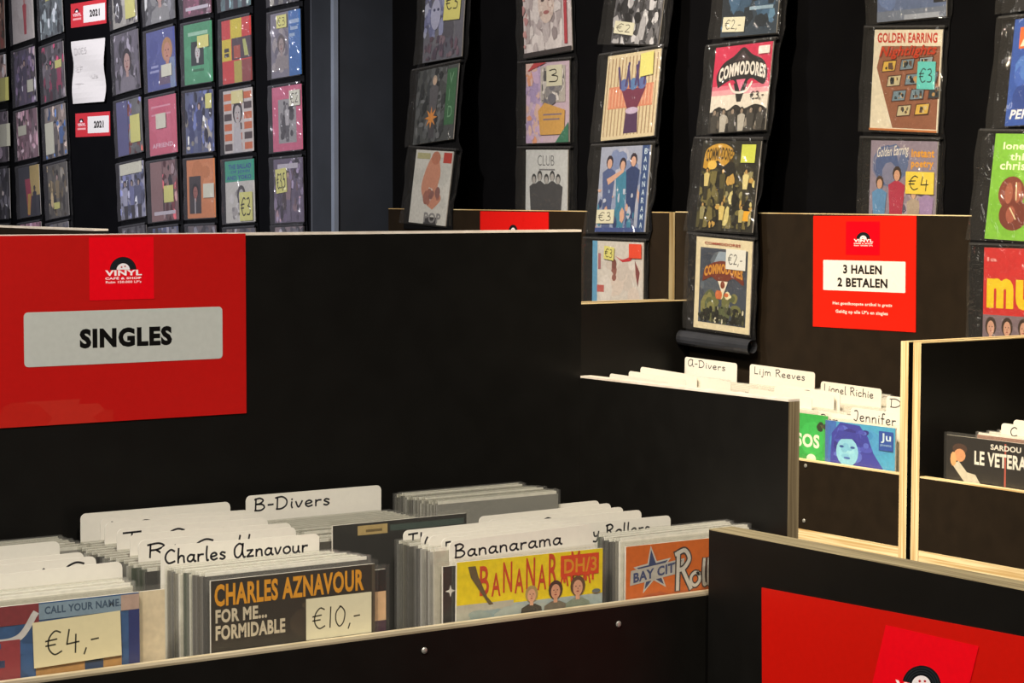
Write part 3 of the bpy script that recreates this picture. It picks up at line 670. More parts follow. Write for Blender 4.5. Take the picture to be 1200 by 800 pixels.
# ---------------------------------------------------------------- right row: singles facing -x
RZ = -PI/2
XF2 = 2.452
def frontx(label, painter, base, TL, TR, x=XF2, w=None, stickers=(), **k):
    p, q = on(0, x, *TL), on(0, x, *TR); ww = w or (p.y-q.y); cy = (p.y+q.y)/2 if w is None else (p.y-w/2 if k.pop('left', True) else q.y+w/2)
    return record(label, painter, base, x, cy, max((p.z+q.z)/2-.1765, 1.0628), RZ, 0, ww, .1765, stickers=stickers, roll=0, **k)
def a_jen(a):
    a.r(0, 0, 1, 1, '4aa6d2'); a.r(0, 0, .16, 1, '3f6fc0'); a.n(0, .3, 1, 1, ['4c9fd4', '55b4da', '3f8fca'], 16, .2, 6)
    a.poly([(.08, .3), (.1, .8), (.22, .99), (.5, .97), (.62, .8), (.7, .55), (.85, .3)], '3b3fa6'); a.n(.1, .35, .75, .97, ['4a52bd', '32308c', '5a6bcf'], 26, .1, 9)
    a.e(.33, .52, .16, .24, '8fd0ea', n=18); a.poly([(.14, .7), (.2, .86), (.5, .84), (.54, .66), (.4, .74), (.25, .72)], '3b3fa6'); a.n(.2, .4, .45, .7, ['9fdcf0', '7cc0e2'], 8, .06, 3)
    a.e(.25, .6, .035, .02, '2c4f9a', n=8); a.e(.41, .6, .035, .02, '2c4f9a', n=8); a.e(.33, .42, .05, .02, '4a6ab8', n=8)
    a.r(.78, .62, .98, .93, '2b50a8'); a.t(.81, .74, .95, .9, 'Ju', 'cfe6f4', .02); a.t(.8, .68, .96, .72, 'JENNIFER', '9fc2e4', .01)
def a_green(a):
    a.r(0, 0, 1, 1, '2fb04a'); a.n(0, .2, 1, 1, ['2aa645', '38ba54'], 16, .2, 4); a.t(.3, .56, .9, .74, 'TASSOS', 'e8f2dc', .04); a.e(.8, .42, .06, .06, 'e2efd8'); a.n(.86, .78, 1, .95, ['2a3a22', '5a5a3a'], 6, .04, 2)
    a.e(.1, .95, .4, .05, '3cc058')
def a_sar(a):
    a.r(0, 0, 1, 1, '1e1a18'); a.e(.13, .83, .07, .07, '4a3226'); a.e(.13, .74, .055, .09, 'd99a6c', n=12); a.poly([(.06, .6), (.12, .66), (.2, .52), (.28, .5), (.34, .36), (.2, .34)], 'cfc8b4'); a.e(.07, .68, .03, .1, 'e2ab74', n=10)
    a.r(.55, .3, .565, .97, 'b8584a'); a.t(.42, .87, .7, .945, 'SARDOU', 'e9e4da', .03); a.t(.27, .64, .82, .83, 'LE VETERAN', 'ece8de', .035)
frontx('green single with pale capitals in the right row, left of the blue portrait', a_green, '2fb04a', (880, 474), (971, 490), XF2+.002, vm=.7)
frontx('single with a blue tinted portrait cover at the front of the right row', a_jen, '4aa6d2', (968, 492.5), (1050, 503), vm=.55)
frontx('black single with pale slanted capitals in the bin at the right edge', a_sar, '1e1a18', (1110, 509), (1237, 527), vm=.62)
GX = 'white divider cards in the right row'
def cardx(label, TL, TR, zt, body=None, x=None, **kw):
    a, b = onz(zt, *TL), onz(zt, *TR); xx = x or (a.x+b.x)/2
    c = card(label, TL, TR, 0, xx, body, group=GX, zb=1.0625, **kw); return c
SC_ = dict(capz=.0135, th=.13)
cardx('divider card handwritten A-Divers at the far end of the right row', (801, 417.5), (862, 425.5), 1.2785, 'A-Divers', x0=.01, x1=.125, **SC_)
cardx('wide divider card with a long handwritten name behind the middle of the right row', (877, 426), (953, 436), 1.2785, 'Lijm Reeves', x0=.012, x1=.155, **SC_)
cardx('divider card with a handwritten name starting with L, nearest the pale post', (960, 446), (1031, 455.5), 1.2785, 'Lionel Richie', x0=.008, x1=.13, **SC_)
cardx('divider card with handwriting half hidden by the pale post', (1037, 463), (1090, 470), 1.2775, 'Dio', x0=.008, x1=.07, **SC_)
cardx('divider card handwritten just above the blue portrait single', (996, 476.5), (1074, 487), 1.2665, 'Jennifer Rush', x=2.47, x0=.006, x1=.168, capz=.0165, th=.12)
cardx('divider card just above the green single, cut by the next card', (958, 481.5), (1030, 491), 1.2665, 'Dem', x=2.478, x0=.008, x1=.05, **SC_)
cardx('divider card with a handwritten D behind the green single', (912, 449.5), (982, 460), 1.275, 'o D', x0=.03, x1=.085, **SC_)
cardx('pale divider card rising just behind the corner of the near bin', (905, 451.5), (975, 462), 1.272, None)
cardx('pale divider card seen low over the near side panel, right part', (876, 454.5), (950, 465), 1.268, None)
cardx('pale divider card seen over the near side panel, nearest of the left pack', (748, 429), (814, 439.5), 1.2765, None)
cardx('pale divider card seen over the near side panel, middle of the left pack', (735, 434), (802, 444), 1.272, None)
cardx('pale divider card seen over the near side panel, lowest of the left pack', (713, 437), (782, 447), 1.268, None)
for i in range(3):
    cardx(('first', 'second', 'third')[i]+' small pale card between the left pack and the dull sleeves of the right row', (770+i*9, 434+i*1.5), (836+i*9, 444+i*1.5), 1.27, None)
cardx('divider card in the bin at the right edge, behind the black single', (1172, 495), (1262, 507), 1.262, 'C', x0=.018, x1=.034, **SC_)
cardx('farther divider card in the bin at the right edge', (1186, 491), (1276, 503), 1.262, None)
# fillers: columns side by side along y, stacked along x
def colx(yc, xa, xb, n, label, group, zt=1.2385, cols=FILL, w=.18):
    for i in range(n):
        f = i/max(n-1, 1)
        filler(xa+(xb-xa)*f, yc+random.uniform(-.002, .002), max(zt-.18+random.uniform(0, .003), 1.0625), RZ, 0, label, group, random.choice(cols), w)
WARM = ['e8e4d8', 'c9c3b2', '8c8578', 'b7b1a2', '5b4a6a', '403a34', '9a6a5a', 'd8d4c8']
colx(2.546, 2.482, 2.78, 20, 'single packed behind the blue portrait cover', 'right row, behind the blue portrait', cols=WARM, w=.16)
colx(2.735, 2.482, 2.78, 22, 'single packed behind the green cover', 'right row, behind the green cover', cols=WARM)
colx(2.93, 2.50, 2.80, 16, 'single packed in the middle of the right row', 'right row, middle pack', cols=WARM)
colx(3.125, 2.50, 2.74, 14, 'dull sleeved single packed left of the middle of the right row', 'right row, left middle pack', cols=WARM+['6a4a6a'])
colx(3.32, 2.50, 2.76, 16, 'sleeved single packed at the far end of the right row', 'right row, far pack', cols=WARM)
colx(2.235, 2.47, 2.78, 14, 'single packed behind the black single in the bin at the right edge', 'right edge bin, packed singles', cols=WARM+['2a2826'])

# ---------------------------------------------------------------- hanging strips of singles
PATH = [(2.899, 2.56), (2.889, 2.3), (2.868, 2.12), (2.855, 2.0), (2.846, 1.90), (2.832, 1.80), (2.8175, 1.70), (2.806, 1.60), (2.8, 1.572), (2.7995, 1.515), (2.7990, 1.3), (2.7985, 1.1)]
def path_x(z, tilt=True, xs=2.893):
    if not tilt: return xs
    for (xa, za), (xb, zb) in zip(PATH, PATH[1:]):
        if zb <= z <= za: return xa+(xb-xa)*(za-z)/(za-zb)
    return PATH[-1][0]
def ray_path(px, py, tilt, xs):
    x = 2.82
    for _ in range(30): x = path_x(on(0, x, px, py).z, tilt, xs)
    return on(0, x, px, py)
def pocket_mesh(w, h, seed, mat=None):
    """clear pocket front: wavy film with bulging edges"""
    key = ('p', round(w, 3), round(h, 3), seed, mat is None)
    if key in _mesh: return _mesh[key]
    rg = random.Random(str(seed)); mb = MB(); n, m = 10, 12
    ph = [rg.uniform(0, 6) for _ in range(4)]
    def P(i, j):
        u, v = i/n, j/m; x = -w/2+w*u; edge = min(u, 1-u)
        y = -.0076-.0012*math.sin(9*v+ph[0])*math.sin(5*u+ph[1])-.0008*math.sin(17*v+ph[2])
        if edge < .07: y += .0028*(1-edge/.07); x += .0016*math.sin(7*v+ph[3])*(1 if u > .5 else -1)
        return (x, y, h*v)
    for j in range(m):
        for i in range(n): mb.poly([P(i, j), P(i+1, j), P(i+1, j+1), P(i, j+1)])
    o = mb.build('tmp', mat or POCKET, colour=False, smooth=True); _mesh[key] = o.data; bpy.data.objects.remove(o); return _mesh[key]
def strip(label, group, covers, tilt=False, xs=2.893, hazy=False, hem=False, W=.202, top=None, bottom=None):
    """covers: list of dicts with photo corners TL, BL (left edge), width in m; builds the hanging film and the singles in it"""
    pos = []
    for c in covers:
        a = ray_path(*c['TL'], tilt, xs); b = ray_path(*c['BL'], tilt, xs)
        d = a-b; L = c.get('h') or max(.14, min(d.length, .19)); pos.append((a, b, L))
    a0, b0 = pos[0][0], pos[-1][1]
    # film path down the middle
    def yc(z):
        pts = sorted([(p[0].z, p[0].y) for p in pos]+[(p[1].z, p[1].y) for p in pos])
        if z <= pts[0][0]: return pts[0][1]-covers[0]['w']/2
        if z >= pts[-1][0]:
            (za, ya), (zb, yb) = pts[0], pts[-1]; return yb+(yb-ya)/(zb-za)*(z-zb)-covers[0]['w']/2
        for (za, ya), (zb, yb) in zip(pts, pts[1:]):
            if za <= z <= zb: return ya+(yb-ya)*(z-za)/max(zb-za, 1e-6)-covers[0]['w']/2
    zt = top or 2.5; zbm = bottom or (pos[-1][1].z-.012)
    r = empty('hanging_sleeve_strip', label, 'hanging strip', group, Matrix.Translation((path_x(zt, tilt, xs), yc(zt), zt)))
    off = Vector(r.location)
    # edges of the pockets: ragged pale film borders
    mb = MB(); n = 60; prev = None
    for i in range(n+1):
        z = zt+(zbm-zt)*i/n; x = path_x(z, tilt, xs)+(.0078 if tilt and z > 1.585 else .0042); y = yc(z)+.009; wob = .0015*math.sin(i*1.7)
        c = [(x, y+W/2+wob, z), (x, y-W/2-wob, z), (x+.0015, y-W/2-wob, z), (x+.0015, y+W/2+wob, z)]
        c = [tuple(Vector(p)-off) for p in c]
        if prev:
            for k in range(4): mb.poly([prev[k], prev[(k+1) % 4], c[(k+1) % 4], c[k]])
        prev = c
    mb.build('backing_film', BACKF, r, colour=False)
    for i, (c, (a, b, L)) in enumerate(zip(covers, pos)):
        w = c['w']; zc = b.z; lean = math.atan2(a.x-b.x, a.z-b.z); x = b.x; y = b.y-w/2
        skew = math.atan2(a.y-b.y, a.z-b.z)
        mt = Matrix.Translation((x-.001, y, zc)) @ RX @ Matrix.Rotation(-lean, 4, 'X') @ Matrix.Rotation(-skew, 4, 'Y')
        # the single is a thing of its own standing in its pocket
        rec = empty('single_record', c['label'], 'record', c.get('group', group.replace('hanging strips', 'singles')))
        rec.matrix_world = mt; t = .0022
        m = MB(); m.box(-w/2, w/2, -t/2, t/2, 0, L, col=c.get('edge', 'cfcac2')); ar = Art(w, L, -t/2, mb=m, eps=1.8e-5); ar.r(0, 0, 1, 1, c['base'])
        if c.get('art'): c['art'](ar)
        m.build('paper_cover', PRINT, rec)
        for s in c.get('st', ()): 
            o = sticker(rec, s[0]*w, s[1]*L, (s[2]-.5)*w, s[3]*L, s[4], -t/2-.0026, *s[5:])
        me = pocket_mesh(W, L+.010, i % 4+(10 if tilt else 0), HAZYPOCKET if hazy else None)
        o = link('pocket', me, r); o.matrix_basis = Matrix.Translation(-off) @ mt @ Matrix.Translation((-.009, -.0005, -.004))
        if hazy: o.data = me
        # welded seam above the pocket
        sm = MB(); sw_ = W*.985
        sm.box(-sw_/2-.009, sw_/2-.009, -.004, .002, L+.0042, L+.0078)
        o = sm.build('welded_seam', SEAM, r, colour=False); o.matrix_basis = Matrix.Translation(-off) @ mt
    if hem:
        z0 = hem[0]; yy = yc(z0)+.012; x0 = path_x(z0, tilt, xs)
        m = MB(); prev = None; hw = .107
        for k in range(15):
            a_ = math.radians(-60+k*24); rr_ = .014-.0003*k
            px_, pz_ = -rr_*math.cos(a_)-.002, -.014+rr_*1.15*math.sin(a_)
            q = [Vector((x0+px_, yy+hw, z0+pz_+.004))-off, Vector((x0+px_, yy-hw, z0+pz_-.004))-off]
            if prev: m.poly([prev[0], prev[1], q[1], q[0]])
            prev = q
        m.build('rolled_hem', BLACKPL, r, 'black rolled-up plastic tail', colour=False, smooth=True)
    return r
def cov(label, base, TL, TR, BL, art=None, st=(), tilt=False, xs=2.893, **k):
    a = ray_path(*TL, tilt, xs); b = ray_path(*TR, tilt, xs)
    return dict(label=label, base=base, TL=TL, BL=BL, art=art, st=st, w=a.y-b.y, **k)
GR_ = 'hanging strips of singles over the right row'
YEL, CRM = 'd6d27c', 'd6d4bc'
# --- strip left of centre (over the far board)
def a1(a): a.n(0, 0, 1, 1, ['5d5f6d', '6c6d77', '555560'], 14, .2, 1); a.ph(0, .3, .5, 1, ['8d94b8', '6a7096', 'a0a6c0', '585c78', '7c82a8'], 50, .07, 2); a.ph(.05, .02, .95, .32, ['6c5a6a', '5a4c58', '7c6c78', '504858'], 40, .05, 3); a.e(.3, .6, .13, .2, 'a4a8c4'); a.e(.26, .66, .03, .02, '3c4060'); a.e(.36, .66, .03, .02, '3c4060'); return
def a1_(a): a.n(0, 0, 1, 1, ['5d5f6d', '6c6d77', '555560'], 20, .2, 1); a.n(.05, .35, .5, 1, ['7f86a8', '6a7096', '8f95b4'], 14, .12, 2); a.n(.1, .05, .9, .3, ['6c5a6a', '5a4c58'], 9, .1, 3)
def a2(a): a.n(0, 0, 1, 1, ['4a4e50', '3b4044', '5c6062'], 20, .2, 4); a.r(.74, .2, .98, .95, '3d6a4a'); a.t(.8, .3, .92, .9, 'V\nI\nD', '6f9a7a', .0); a.ph(0, 0, .74, 1, ['3a3e42', '585c60', '6c7074', '2c3034'], 70, .06, 8); a.fig(.45, .05, .85, 'a99a8c', 'c4ab98', '5a5a60', '4a4a50'); a.star(.42, .33, .16, .06, 'd88f48', 8)
def a3(a): a.n(0, 0, 1, 1, ['cfd0cc', 'c6c8c4', 'd5d2c4'], 12, .2, 5); a.poly(cr([(.45, .25), (.25, .45), (.3, .7), (.45, .92), (.6, .95), (.72, .7), (.68, .5), (.8, .35), (.6, .2)]), 'c98f78'); a.e(.56, .9, .12, .09, 'b87a64'); a.poly([(.45, .5), (.55, .48), (.52, .3), (.46, .32)], 'd8d6d2'); a.n(.3, .25, .8, .55, ['a06c60', '8c6460'], 8, .08, 2); a.r(.76, .84, .98, .98, 'b9453c'); a.r(.05, .88, .4, .96, 'b0ae86'); a.r(.4, 0, .75, .1, '3a3a3e'); a.t(.4, .02, .85, .16, 'POP', '8a8a8c', .03)
strip('hanging strip over the far board, left of centre, ending in the nude figure cover', GR_, [
  cov('grey and violet single with yellow note, leftmost strip over the far board', '646571', (501, -18), (546, -18), (496, 72), a1, [(.42, .46, .5, .5, '\u20ac3', YEL, math.radians(3), '3a382e', .4)], True),
  cov('single with a dark cover and an orange star', '4a4e50', (492, 81), (538, 82), (485, 167), a2, (), True),
  cov('pale single with a pink nude figure hanging over the far board', 'cfd0cc', (489, 177), (532.5, 178), (479.5, 262), a3, (), True)], True, W=.206)
# --- strip at centre
def b1(a): a.r(0, 0, 1, 1, 'cbc2c4'); a.ph(.06, .05, .82, 1, ['d8d2d2', 'c0b8ba', 'b0a6a8', 'e0dada', '9c9294'], 90, .08, 4, 3); a.e(.5, .66, .17, .26, 'd4c4bc'); a.ph(.36, .5, .64, .88, ['cdb8b0', 'dccec6', 'b8a49c'], 20, .05, 5); a.e(.43, .7, .035, .02, '5c4c4c'); a.e(.57, .7, .035, .02, '5c4c4c'); a.e(.5, .54, .06, .025, 'a86c6c'); a.r(.86, .1, .92, 1, 'b5424c'); a.ph(0, .1, .12, .9, ['c99a98', 'b98a8c'], 14, .04, 2); a.r(0, 0, 1, .06, '3a3436'); return
def b1_(a): a.n(0, 0, 1, 1, ['cfc6c6', 'c4bcbe', 'd8d0d0'], 20, .2, 1); a.e(.5, .6, .3, .42, 'b3aaac'); a.e(.52, .66, .2, .3, 'cdbdb6'); a.e(.52, .5, .1, .08, 'c49a94'); a.r(.84, .1, .9, 1, 'b5424c'); a.n(0, .1, .14, .9, ['c99a98', 'b98a8c'], 6, .05, 2); a.r(0, 0, 1, .06, '3a3436')
def b2(a): a.r(0, 0, 1, 1, 'c8b4c4'); a.n(0, 0, .4, 1, ['b8a4c8', 'd8b8b0', 'a898c0'], 14, .15, 3); a.ph(0, 0, .4, 1, ['b8a4c8', 'd8b8b0', 'a898c0', 'c8b0d0', 'd89c7c'], 50, .08, 6); a.r(.35, .5, .92, .95, 'b9b4ae'); a.ph(.38, .52, .9, .93, ['7c7a7c', 'd4d0cc', '5c5c5e', 'a8a4a2', 'e0dcd8'], 50, .05, 7); a.n(.4, .4, .9, .9, ['8c8a8c', 'c4c0bc', '70707a'], 14, .1, 4); a.poly([(.35, .1), (.9, .1), (.92, .4), (.45, .5), (.3, .4)], 'd2a45a'); a.poly([(.7, 0), (1, 0), (1, .25)], '3f7a62'); a.poly([(.05, .9), (.5, 1), (.2, 1)], 'b8484c'); a.r(.42, .34, .85, .36, '8a7a86'); a.r(.42, .28, .8, .3, '8a7a86')
def b3(a):
    a.r(0, 0, 1, 1, 'c6cacc'); a.t(.28, .8, .68, .93, 'CLUB', '5a5c60', -.01); a.r(.32, .74, .7, .76, '7a7c80')
    for i, x in enumerate((.2, .34, .5, .64, .78)): a.fig(x, -.12, .82+.04*(i % 2), '3c3d40', 'aaa9a8', '47484c', '404145')
strip('hanging strip in the centre, straight, ending behind the board beside the red sign', GR_, [
  cov('pale single with a red upright stripe in the centre strip', 'cfc6c6', (613, -24), (669, -24), (615.5, 66), b1),
  cov('single with lilac and orange cover in the centre strip', 'c8b4c4', (617.5, 75), (668, 75), (617.5, 168), b2, [(.36, .26, .5, .7, '3', CRM, 0)]),
  cov('pale grey single with a dark group of men under tall capitals', 'c6cacc', (617.5, 176), (666.5, 176), (616.5, 268), b3)], False, 2.893, W=.206)
# --- strip ending at the red sticker
def c1(a): a.r(0, 0, 1, 1, '55555a'); a.ph(0, 0, 1, 1, ['2a2a2e', 'a8a8ac', '6c6c70', 'c8c8cc', '3c3c40', '1a1a1e'], 120, .07, 3, 3); return
def c1_(a): a.n(0, 0, 1, 1, ['3a3a40', '8a8a90', '707078', '2a2a30', 'a4a4a8'], 46, .12, 7); a.r(.3, .12, .7, .18, 'a05a48')
def c2(a):
    a.r(0, 0, 1, 1, 'cdbf9e')
    for k in range(15): a.r(.03+k*.065, .04, .05+k*.065, .96, '9c8468')
    a.r(.08, .36, .92, .62, 'c98468')
    for k in range(14): a.r(.09+k*.062, .38, .11+k*.062, .6, 'd6a488')
    a.poly([(.32, .58), (.78, .58), (.62, .3), (.48, .3)], '6c2f48'); a.poly([(.44, .3), (.66, .3), (.68, .06), (.42, .06)], '4a2f52'); a.e(.55, .32, .12, .04, 'b9a8c4')
    for x, c in ((.36, '5a6aa0'), (.54, '5478a8'), (.7, '5a6aa0')): a.e(x, .63, .08, .07, c); a.stroke([(x-.06, .6), (x-.12, .84)], .003, '4a3a6a'); a.stroke([(x+.04, .62), (x+.07, .88)], .003, '4a3a6a')
def c3(a):
    a.r(0, 0, 1, 1, '9aa2b8'); a.n(0, 0, .85, 1, ['8a96b4', 'a8adc0', '7484ac'], 20, .2, 2)
    for x, cl, s in ((.2, '4a5a86', .98), (.47, '3c7c9a', .95), (.68, '2a3c68', 1.0)): a.fig(x, -.1, s+.02, '2c2230', 'c9a08c', cl, cl)
    a.poly([(.16, .62), (.5, .74), (.5, .7), (.2, .55)], 'c9a08c'); a.r(.84, 0, .98, 1, '2f4878')
    for k, ch in enumerate('BANANARAMA'): a.t(.885, .9-k*.095, .94, .965-k*.095, ch, 'c8dcec', .01)
    a.ph(0, 0, .84, .5, ['4a5a86', '8a9cbc', '3c7c9a', '2a3c68', 'b0b8cc', 'c9a08c'], 36, .04, 9, 3); a.r(0, 0, .84, .05, '3a4c84')
def c4(a):
    a.r(0, 0, 1, 1, 'cbc7c2'); a.r(0, 0, .1, 1, '5f9cc4'); a.n(.1, 0, 1, .8, ['d4d0cc', 'c4bcb6', 'cfc4bc'], 18, .16, 3); a.n(.38, .5, .5, .82, ['7a4a44', '8c5c54'], 8, .05, 1); a.poly([(.84, .8), (.94, .66), (.9, .5), (.86, .64)], '7a3f40')
    a.poly(cr([(.45, .84), (.6, .8), (.78, .84), (.76, .79), (.6, .77)]), 'c0323a'); a.r(.1, .42, .24, .5, 'b8605c'); a.r(.12, .68, .17, .86, 'a46a70'); a.e(.74, .1, .03, .02, '5a3434'); a.n(.3, 0, .9, .3, ['bdb0a8', 'd2cac4'], 8, .1, 5)
strip('hanging strip leaning over the board seam, lowest single white with an orange square', GR_, [
  cov('single with a busy black and white photo in the strip over the board seam', '55555a', (727, -32), (783, -32), (716.3, 54), c1, [(.42, .17, .05, .14, '\u20ac2', CRM, math.radians(4))], True),
  cov('beige striped single with red and violet figures throwing up their arms', 'cdbf9e', (714, 64), (775.5, 63), (705, 163), c2, [(.24, .27, .66, .7, '', YEL, math.radians(-3))], True),
  cov('blue single with three women and upright lettering', '9aa2b8', (706, 172), (764, 172), (698.5, 271), c3, [(.36, .16, .02, .1, '\u20ac3', CRM, 0)], True),
  cov('white single with a blue edge, red scarf and orange red square sticker', 'cbc7c2', (695.5, 282), (755, 282), (694.5, 384), c4, [(.24, .16, .74, .82, '', 'e0492c', 0, '26231c', .6, 'orange red square sticker'), (.2, .15, .24, .8, '\u20ac3', YEL, .1)], True)], True, W=.216)
# --- strip right of it with the rolled tail
def d1(a): a.r(0, 0, 1, 1, '2c3a48'); a.ph(0, .08, 1, 1, ['3f5f7e', '4a6c8c', '24303c', '34506a', '1c2630', '5c82a0'], 60, .12, 3); a.poly(cr([(.55, .4), (.5, .7), (.6, .98), (.85, .96), (.8, .6), (.7, .42)]), '15191f'); a.r(.5, .3, .92, .34, '8aa4b8'); return
def d1_(a): a.r(0, 0, 1, 1, '2c3a48'); a.n(0, .1, 1, 1, ['3f5f7e', '4a6c8c', '24303c', '1c2630'], 24, .2, 3); a.r(.5, .35, .95, .4, '5a7a92'); a.poly([(.4, .4), (.7, .4), (.6, .9), (.5, .9)], '151a20')
def d2(a):
    a.r(0, 0, 1, 1, 'd6d0c4'); a.r(0, .52, 1, 1, 'c02a4e'); a.r(0, .48, 1, .54, 'cd6a80'); a.r(0, .43, 1, .49, 'd69ca4')
    a.poly(cr([(.1, .52), (.06, .66), (.16, .8), (.34, .88), (.5, .97), (.66, .88), (.86, .8), (.95, .66), (.9, .52), (.66, .6), (.5, .44), (.36, .6), (.1, .52)]), '1c1a1c'); a.poly([(.38, .56), (.62, .56), (.53, .34), (.46, .34)], '1c1a1c')
    a.poly([(.5, .93), (.64, .82), (.36, .82)], '3a2c30'); a.poly([(.42, .6), (.58, .6), (.5, .46)], 'd86a8a')
    a.t(.1, .58, .92, .74, 'COMMODORES', 'dcd8d0', .045, arch=.07); a.stroke(cr([(.3, .56), (.4, .46), (.6, .46), (.7, .56)]), .0022, 'dcd8d0')
    a.r(0, 0, 1, .24, '22201e'); a.poly(cr([(0, .22), (.15, .3), (.3, .25), (.45, .31), (.6, .26), (.8, .3), (1, .23), (1, .1), (0, .1)]), '24221f')
    a.ph(.02, 0, .98, .24, ['22201e', '4a4640', '141210', '8c867c', '2e2b28', '5c564e'], 60, .045, 3, 3)
    for x in (.1, .26, .42, .58, .74, .9): a.fig(x, -.22, .5, '1a1816', '8c7c6c', 'a8a49a' if x in (.26, .58) else '3a3834', '2a2826')
    a.w_(.7, .36, .95, .085, '\u20ac3,-', '1f1d1b', .12)
def d3(a):
    a.r(0, 0, 1, 1, '1f1e16'); a.n(0, 0, 1, 1, ['2c2a1c', '17160f', '3a3826'], 24, .16, 6)
    a.poly(cr([(.04, .7), (.08, .9), (.3, .97), (.5, .93), (.56, .84), (.4, .72), (.28, .78), (.16, .66)]), 'b98e2e'); a.t(.08, .76, .56, .9, 'COMMODORES', '3c2e10', .03, arch=.03); a.e(.2, .73, .08, .05, 'd9b452')
    a.ph(.03, .03, .97, .66, ['1b1a10', '8c865c', 'c8bc7c', '4a4628', '100f0a', '6c6438', 'b8944a'], 130, .055, 12, 2.6)
    for x, y, h_, c in ((.14, .34, .36, 'c8b878'), (.42, .3, .4, '4a4628'), (.82, .3, .4, 'd0c488'), (.12, -.02, .34, '8c865c'), (.46, -.04, .38, 'c8b46c'), (.8, -.04, .34, 'b0a468')): a.fig(x, y, h_, '17150f', 'b8945a', c, '2c2a1c')
def d4(a):
    a.r(0, 0, 1, 1, 'd9ceac'); a.r(.08, .07, .93, .89, '3e4654'); a.n(.08, .3, .93, .89, ['4a5460', '5c6670', '38404e'], 14, .16, 8); a.n(.08, .07, .93, .45, ['6a6c40', '7c7a48', '545c3c'], 20, .12, 9)
    a.n(.08, .07, .93, .24, ['22241c', '2e3024', '15160f'], 22, .06, 10); a.t(.16, .925, .8, .955, 'COMMODORES', '9c3c2c', .02)
    a.poly([(.42, .86), (.62, .86), (.72, .74), (.34, .74)], '8c9cac'); a.poly(cr([(.14, .52), (.2, .68), (.5, .76), (.8, .68), (.88, .52), (.7, .58), (.5, .52), (.3, .58)]), '6e3020')
    a.t(.17, .57, .86, .68, 'COMMODORES', 'c98c34', .045, arch=.05); a.poly([(.42, .54), (.6, .54), (.52, .38)], 'e4dcc8'); a.e(.51, .5, .04, .04, '7a3a20'); a.n(.3, .34, .7, .44, ['e0d8b0', 'c46a3c'], 7, .05, 3)
    a.ph(.09, .08, .92, .26, ['14150f', 'cfcab0', '2e3024', '4c4e38', '20221a'], 60, .025, 5, 3)
strip('hanging strip with a rolled black tail, left of the orange red sign', GR_, [
  cov('dark blue single at the top of the strip with the rolled tail', '2c3a48', (853, -52), (918, -52), (845, 44), d1, [(.4, .18, .04, .06, '\u20ac2,-', CRM, .04)], True),
  cov('crimson and cream single with an arched white logo over a band', 'd6d0c4', (840.5, 55), (907, 51), (830.5, 155), d2, [(.19, .09, .78, .87, '', 'e2d8d4', 0, '26231c', .6, 'small white tag')], True),
  cov('black and gold single with scattered band members', '1f1e16', (825.5, 166), (893, 167), (815, 270), d3, [(.24, .2, .7, .76, '', 'c4cc52', 0, '26231c', .6, 'lime note'), (.13, .11, .83, .12, '', 'dca42c', 0, '26231c', .6, 'orange dot sticker')], True),
  cov('cream-bordered single with an arched gold logo, lowest before the rolled tail', 'd9ceac', (817.5, 279), (883, 283), (813.5, 385), d4, [(.35, .22, .56, .68, '\u20ac2,-', 'dfe0d8', 0, '3a3a3a', .5, 'white price note')], True)], True, hem=(1.327,), W=.206, bottom=1.322)
# --- straight strip above the orange red sign
def e1(a): a.r(0, 0, 1, 1, '5a6a8e'); a.n(0, .1, .85, 1, ['6478a4', '7c8cb4', '4a5a84'], 22, .2, 5); a.r(.82, .14, 1, .5, '1e2026'); a.r(0, 0, 1, .1, '6a7488'); a.r(.4, .0, .9, .05, '98a0b0')
def e2(a):
    a.r(0, 0, 1, 1, 'd9d2be'); a.t(.05, .87, .93, .97, 'GOLDEN EARRING', 'b8321e', .035)
    a.poly([(.12, .84), (.98, .84), (.98, .03), (.34, .03), (.06, .62)], '8a5a44')
    rg = random.Random(5)
    for b in range(-1, 4):
        for k in range(6):
            cx, cy = .16+b*.27+k*.085, .78-k*.145+b*.02; q = [(cx-.1, cy-.05), (cx+.08, cy-.035), (cx+.1, cy+.06), (cx-.08, cy+.045)]
            if min(x for x, _ in q) < .1+.3*max(0, .6-cy) or cx > 1.02 or cy < .08 or cy > .775: continue
            a.poly([(x+(.012 if x > cx else -.012), y+(.01 if y > cy else -.01)) for x, y in q], '4a2a20')
            a.poly(q, rg.choice(['8c9ca4', '2c3c44', 'b8b090', '50606c', 'd0ac4c', '6c8494'])); a.ph(cx-.06, cy-.03, cx+.07, cy+.04, ['2c3a40', 'c8b888', '5a4438', '101a20', 'b08c5c'], 8, .028, b*7+k+20)
    a.t(.1, .7, .94, .83, 'Nightlights', 'b83a1c', .03, .3, slope=.03); a.poly([(0, 0), (1, 0), (1, .02), (0, .02)], 'b9703c')
def e3(a):
    a.r(0, 0, 1, 1, '8a8092'); a.n(0, .5, .6, 1, ['5a6a92', '4c5e8a', '7a7c98'], 16, .2, 6); a.t(.1, .8, .58, .93, 'Golden Earring', 'd8d4cc', .01, .3, slope=.04)
    a.t(.62, .84, .96, .92, 'instant', 'd89a34', .04); a.t(.62, .72, .95, .81, 'poetry', 'd89a34', .04)
    a.ph(0, 0, 1, .5, ['6c6478', '9a8ca0', '58526a', 'a89aa8'], 50, .07, 31); a.fig(.16, -.2, .85, '4a3a30', 'c49a80', '5a8ab8', '5a8ab8'); a.fig(.42, -.2, .95, '3a2c24', 'c89a80', 'a8304a', 'a8304a'); a.fig(.68, -.2, .75, '6a5444', 'c8a48c', 'a89a8c', '8a7c78'); a.fig(.87, -.2, .8, '5a443a', 'c8a48c', '9a84b0', '9a84b0')
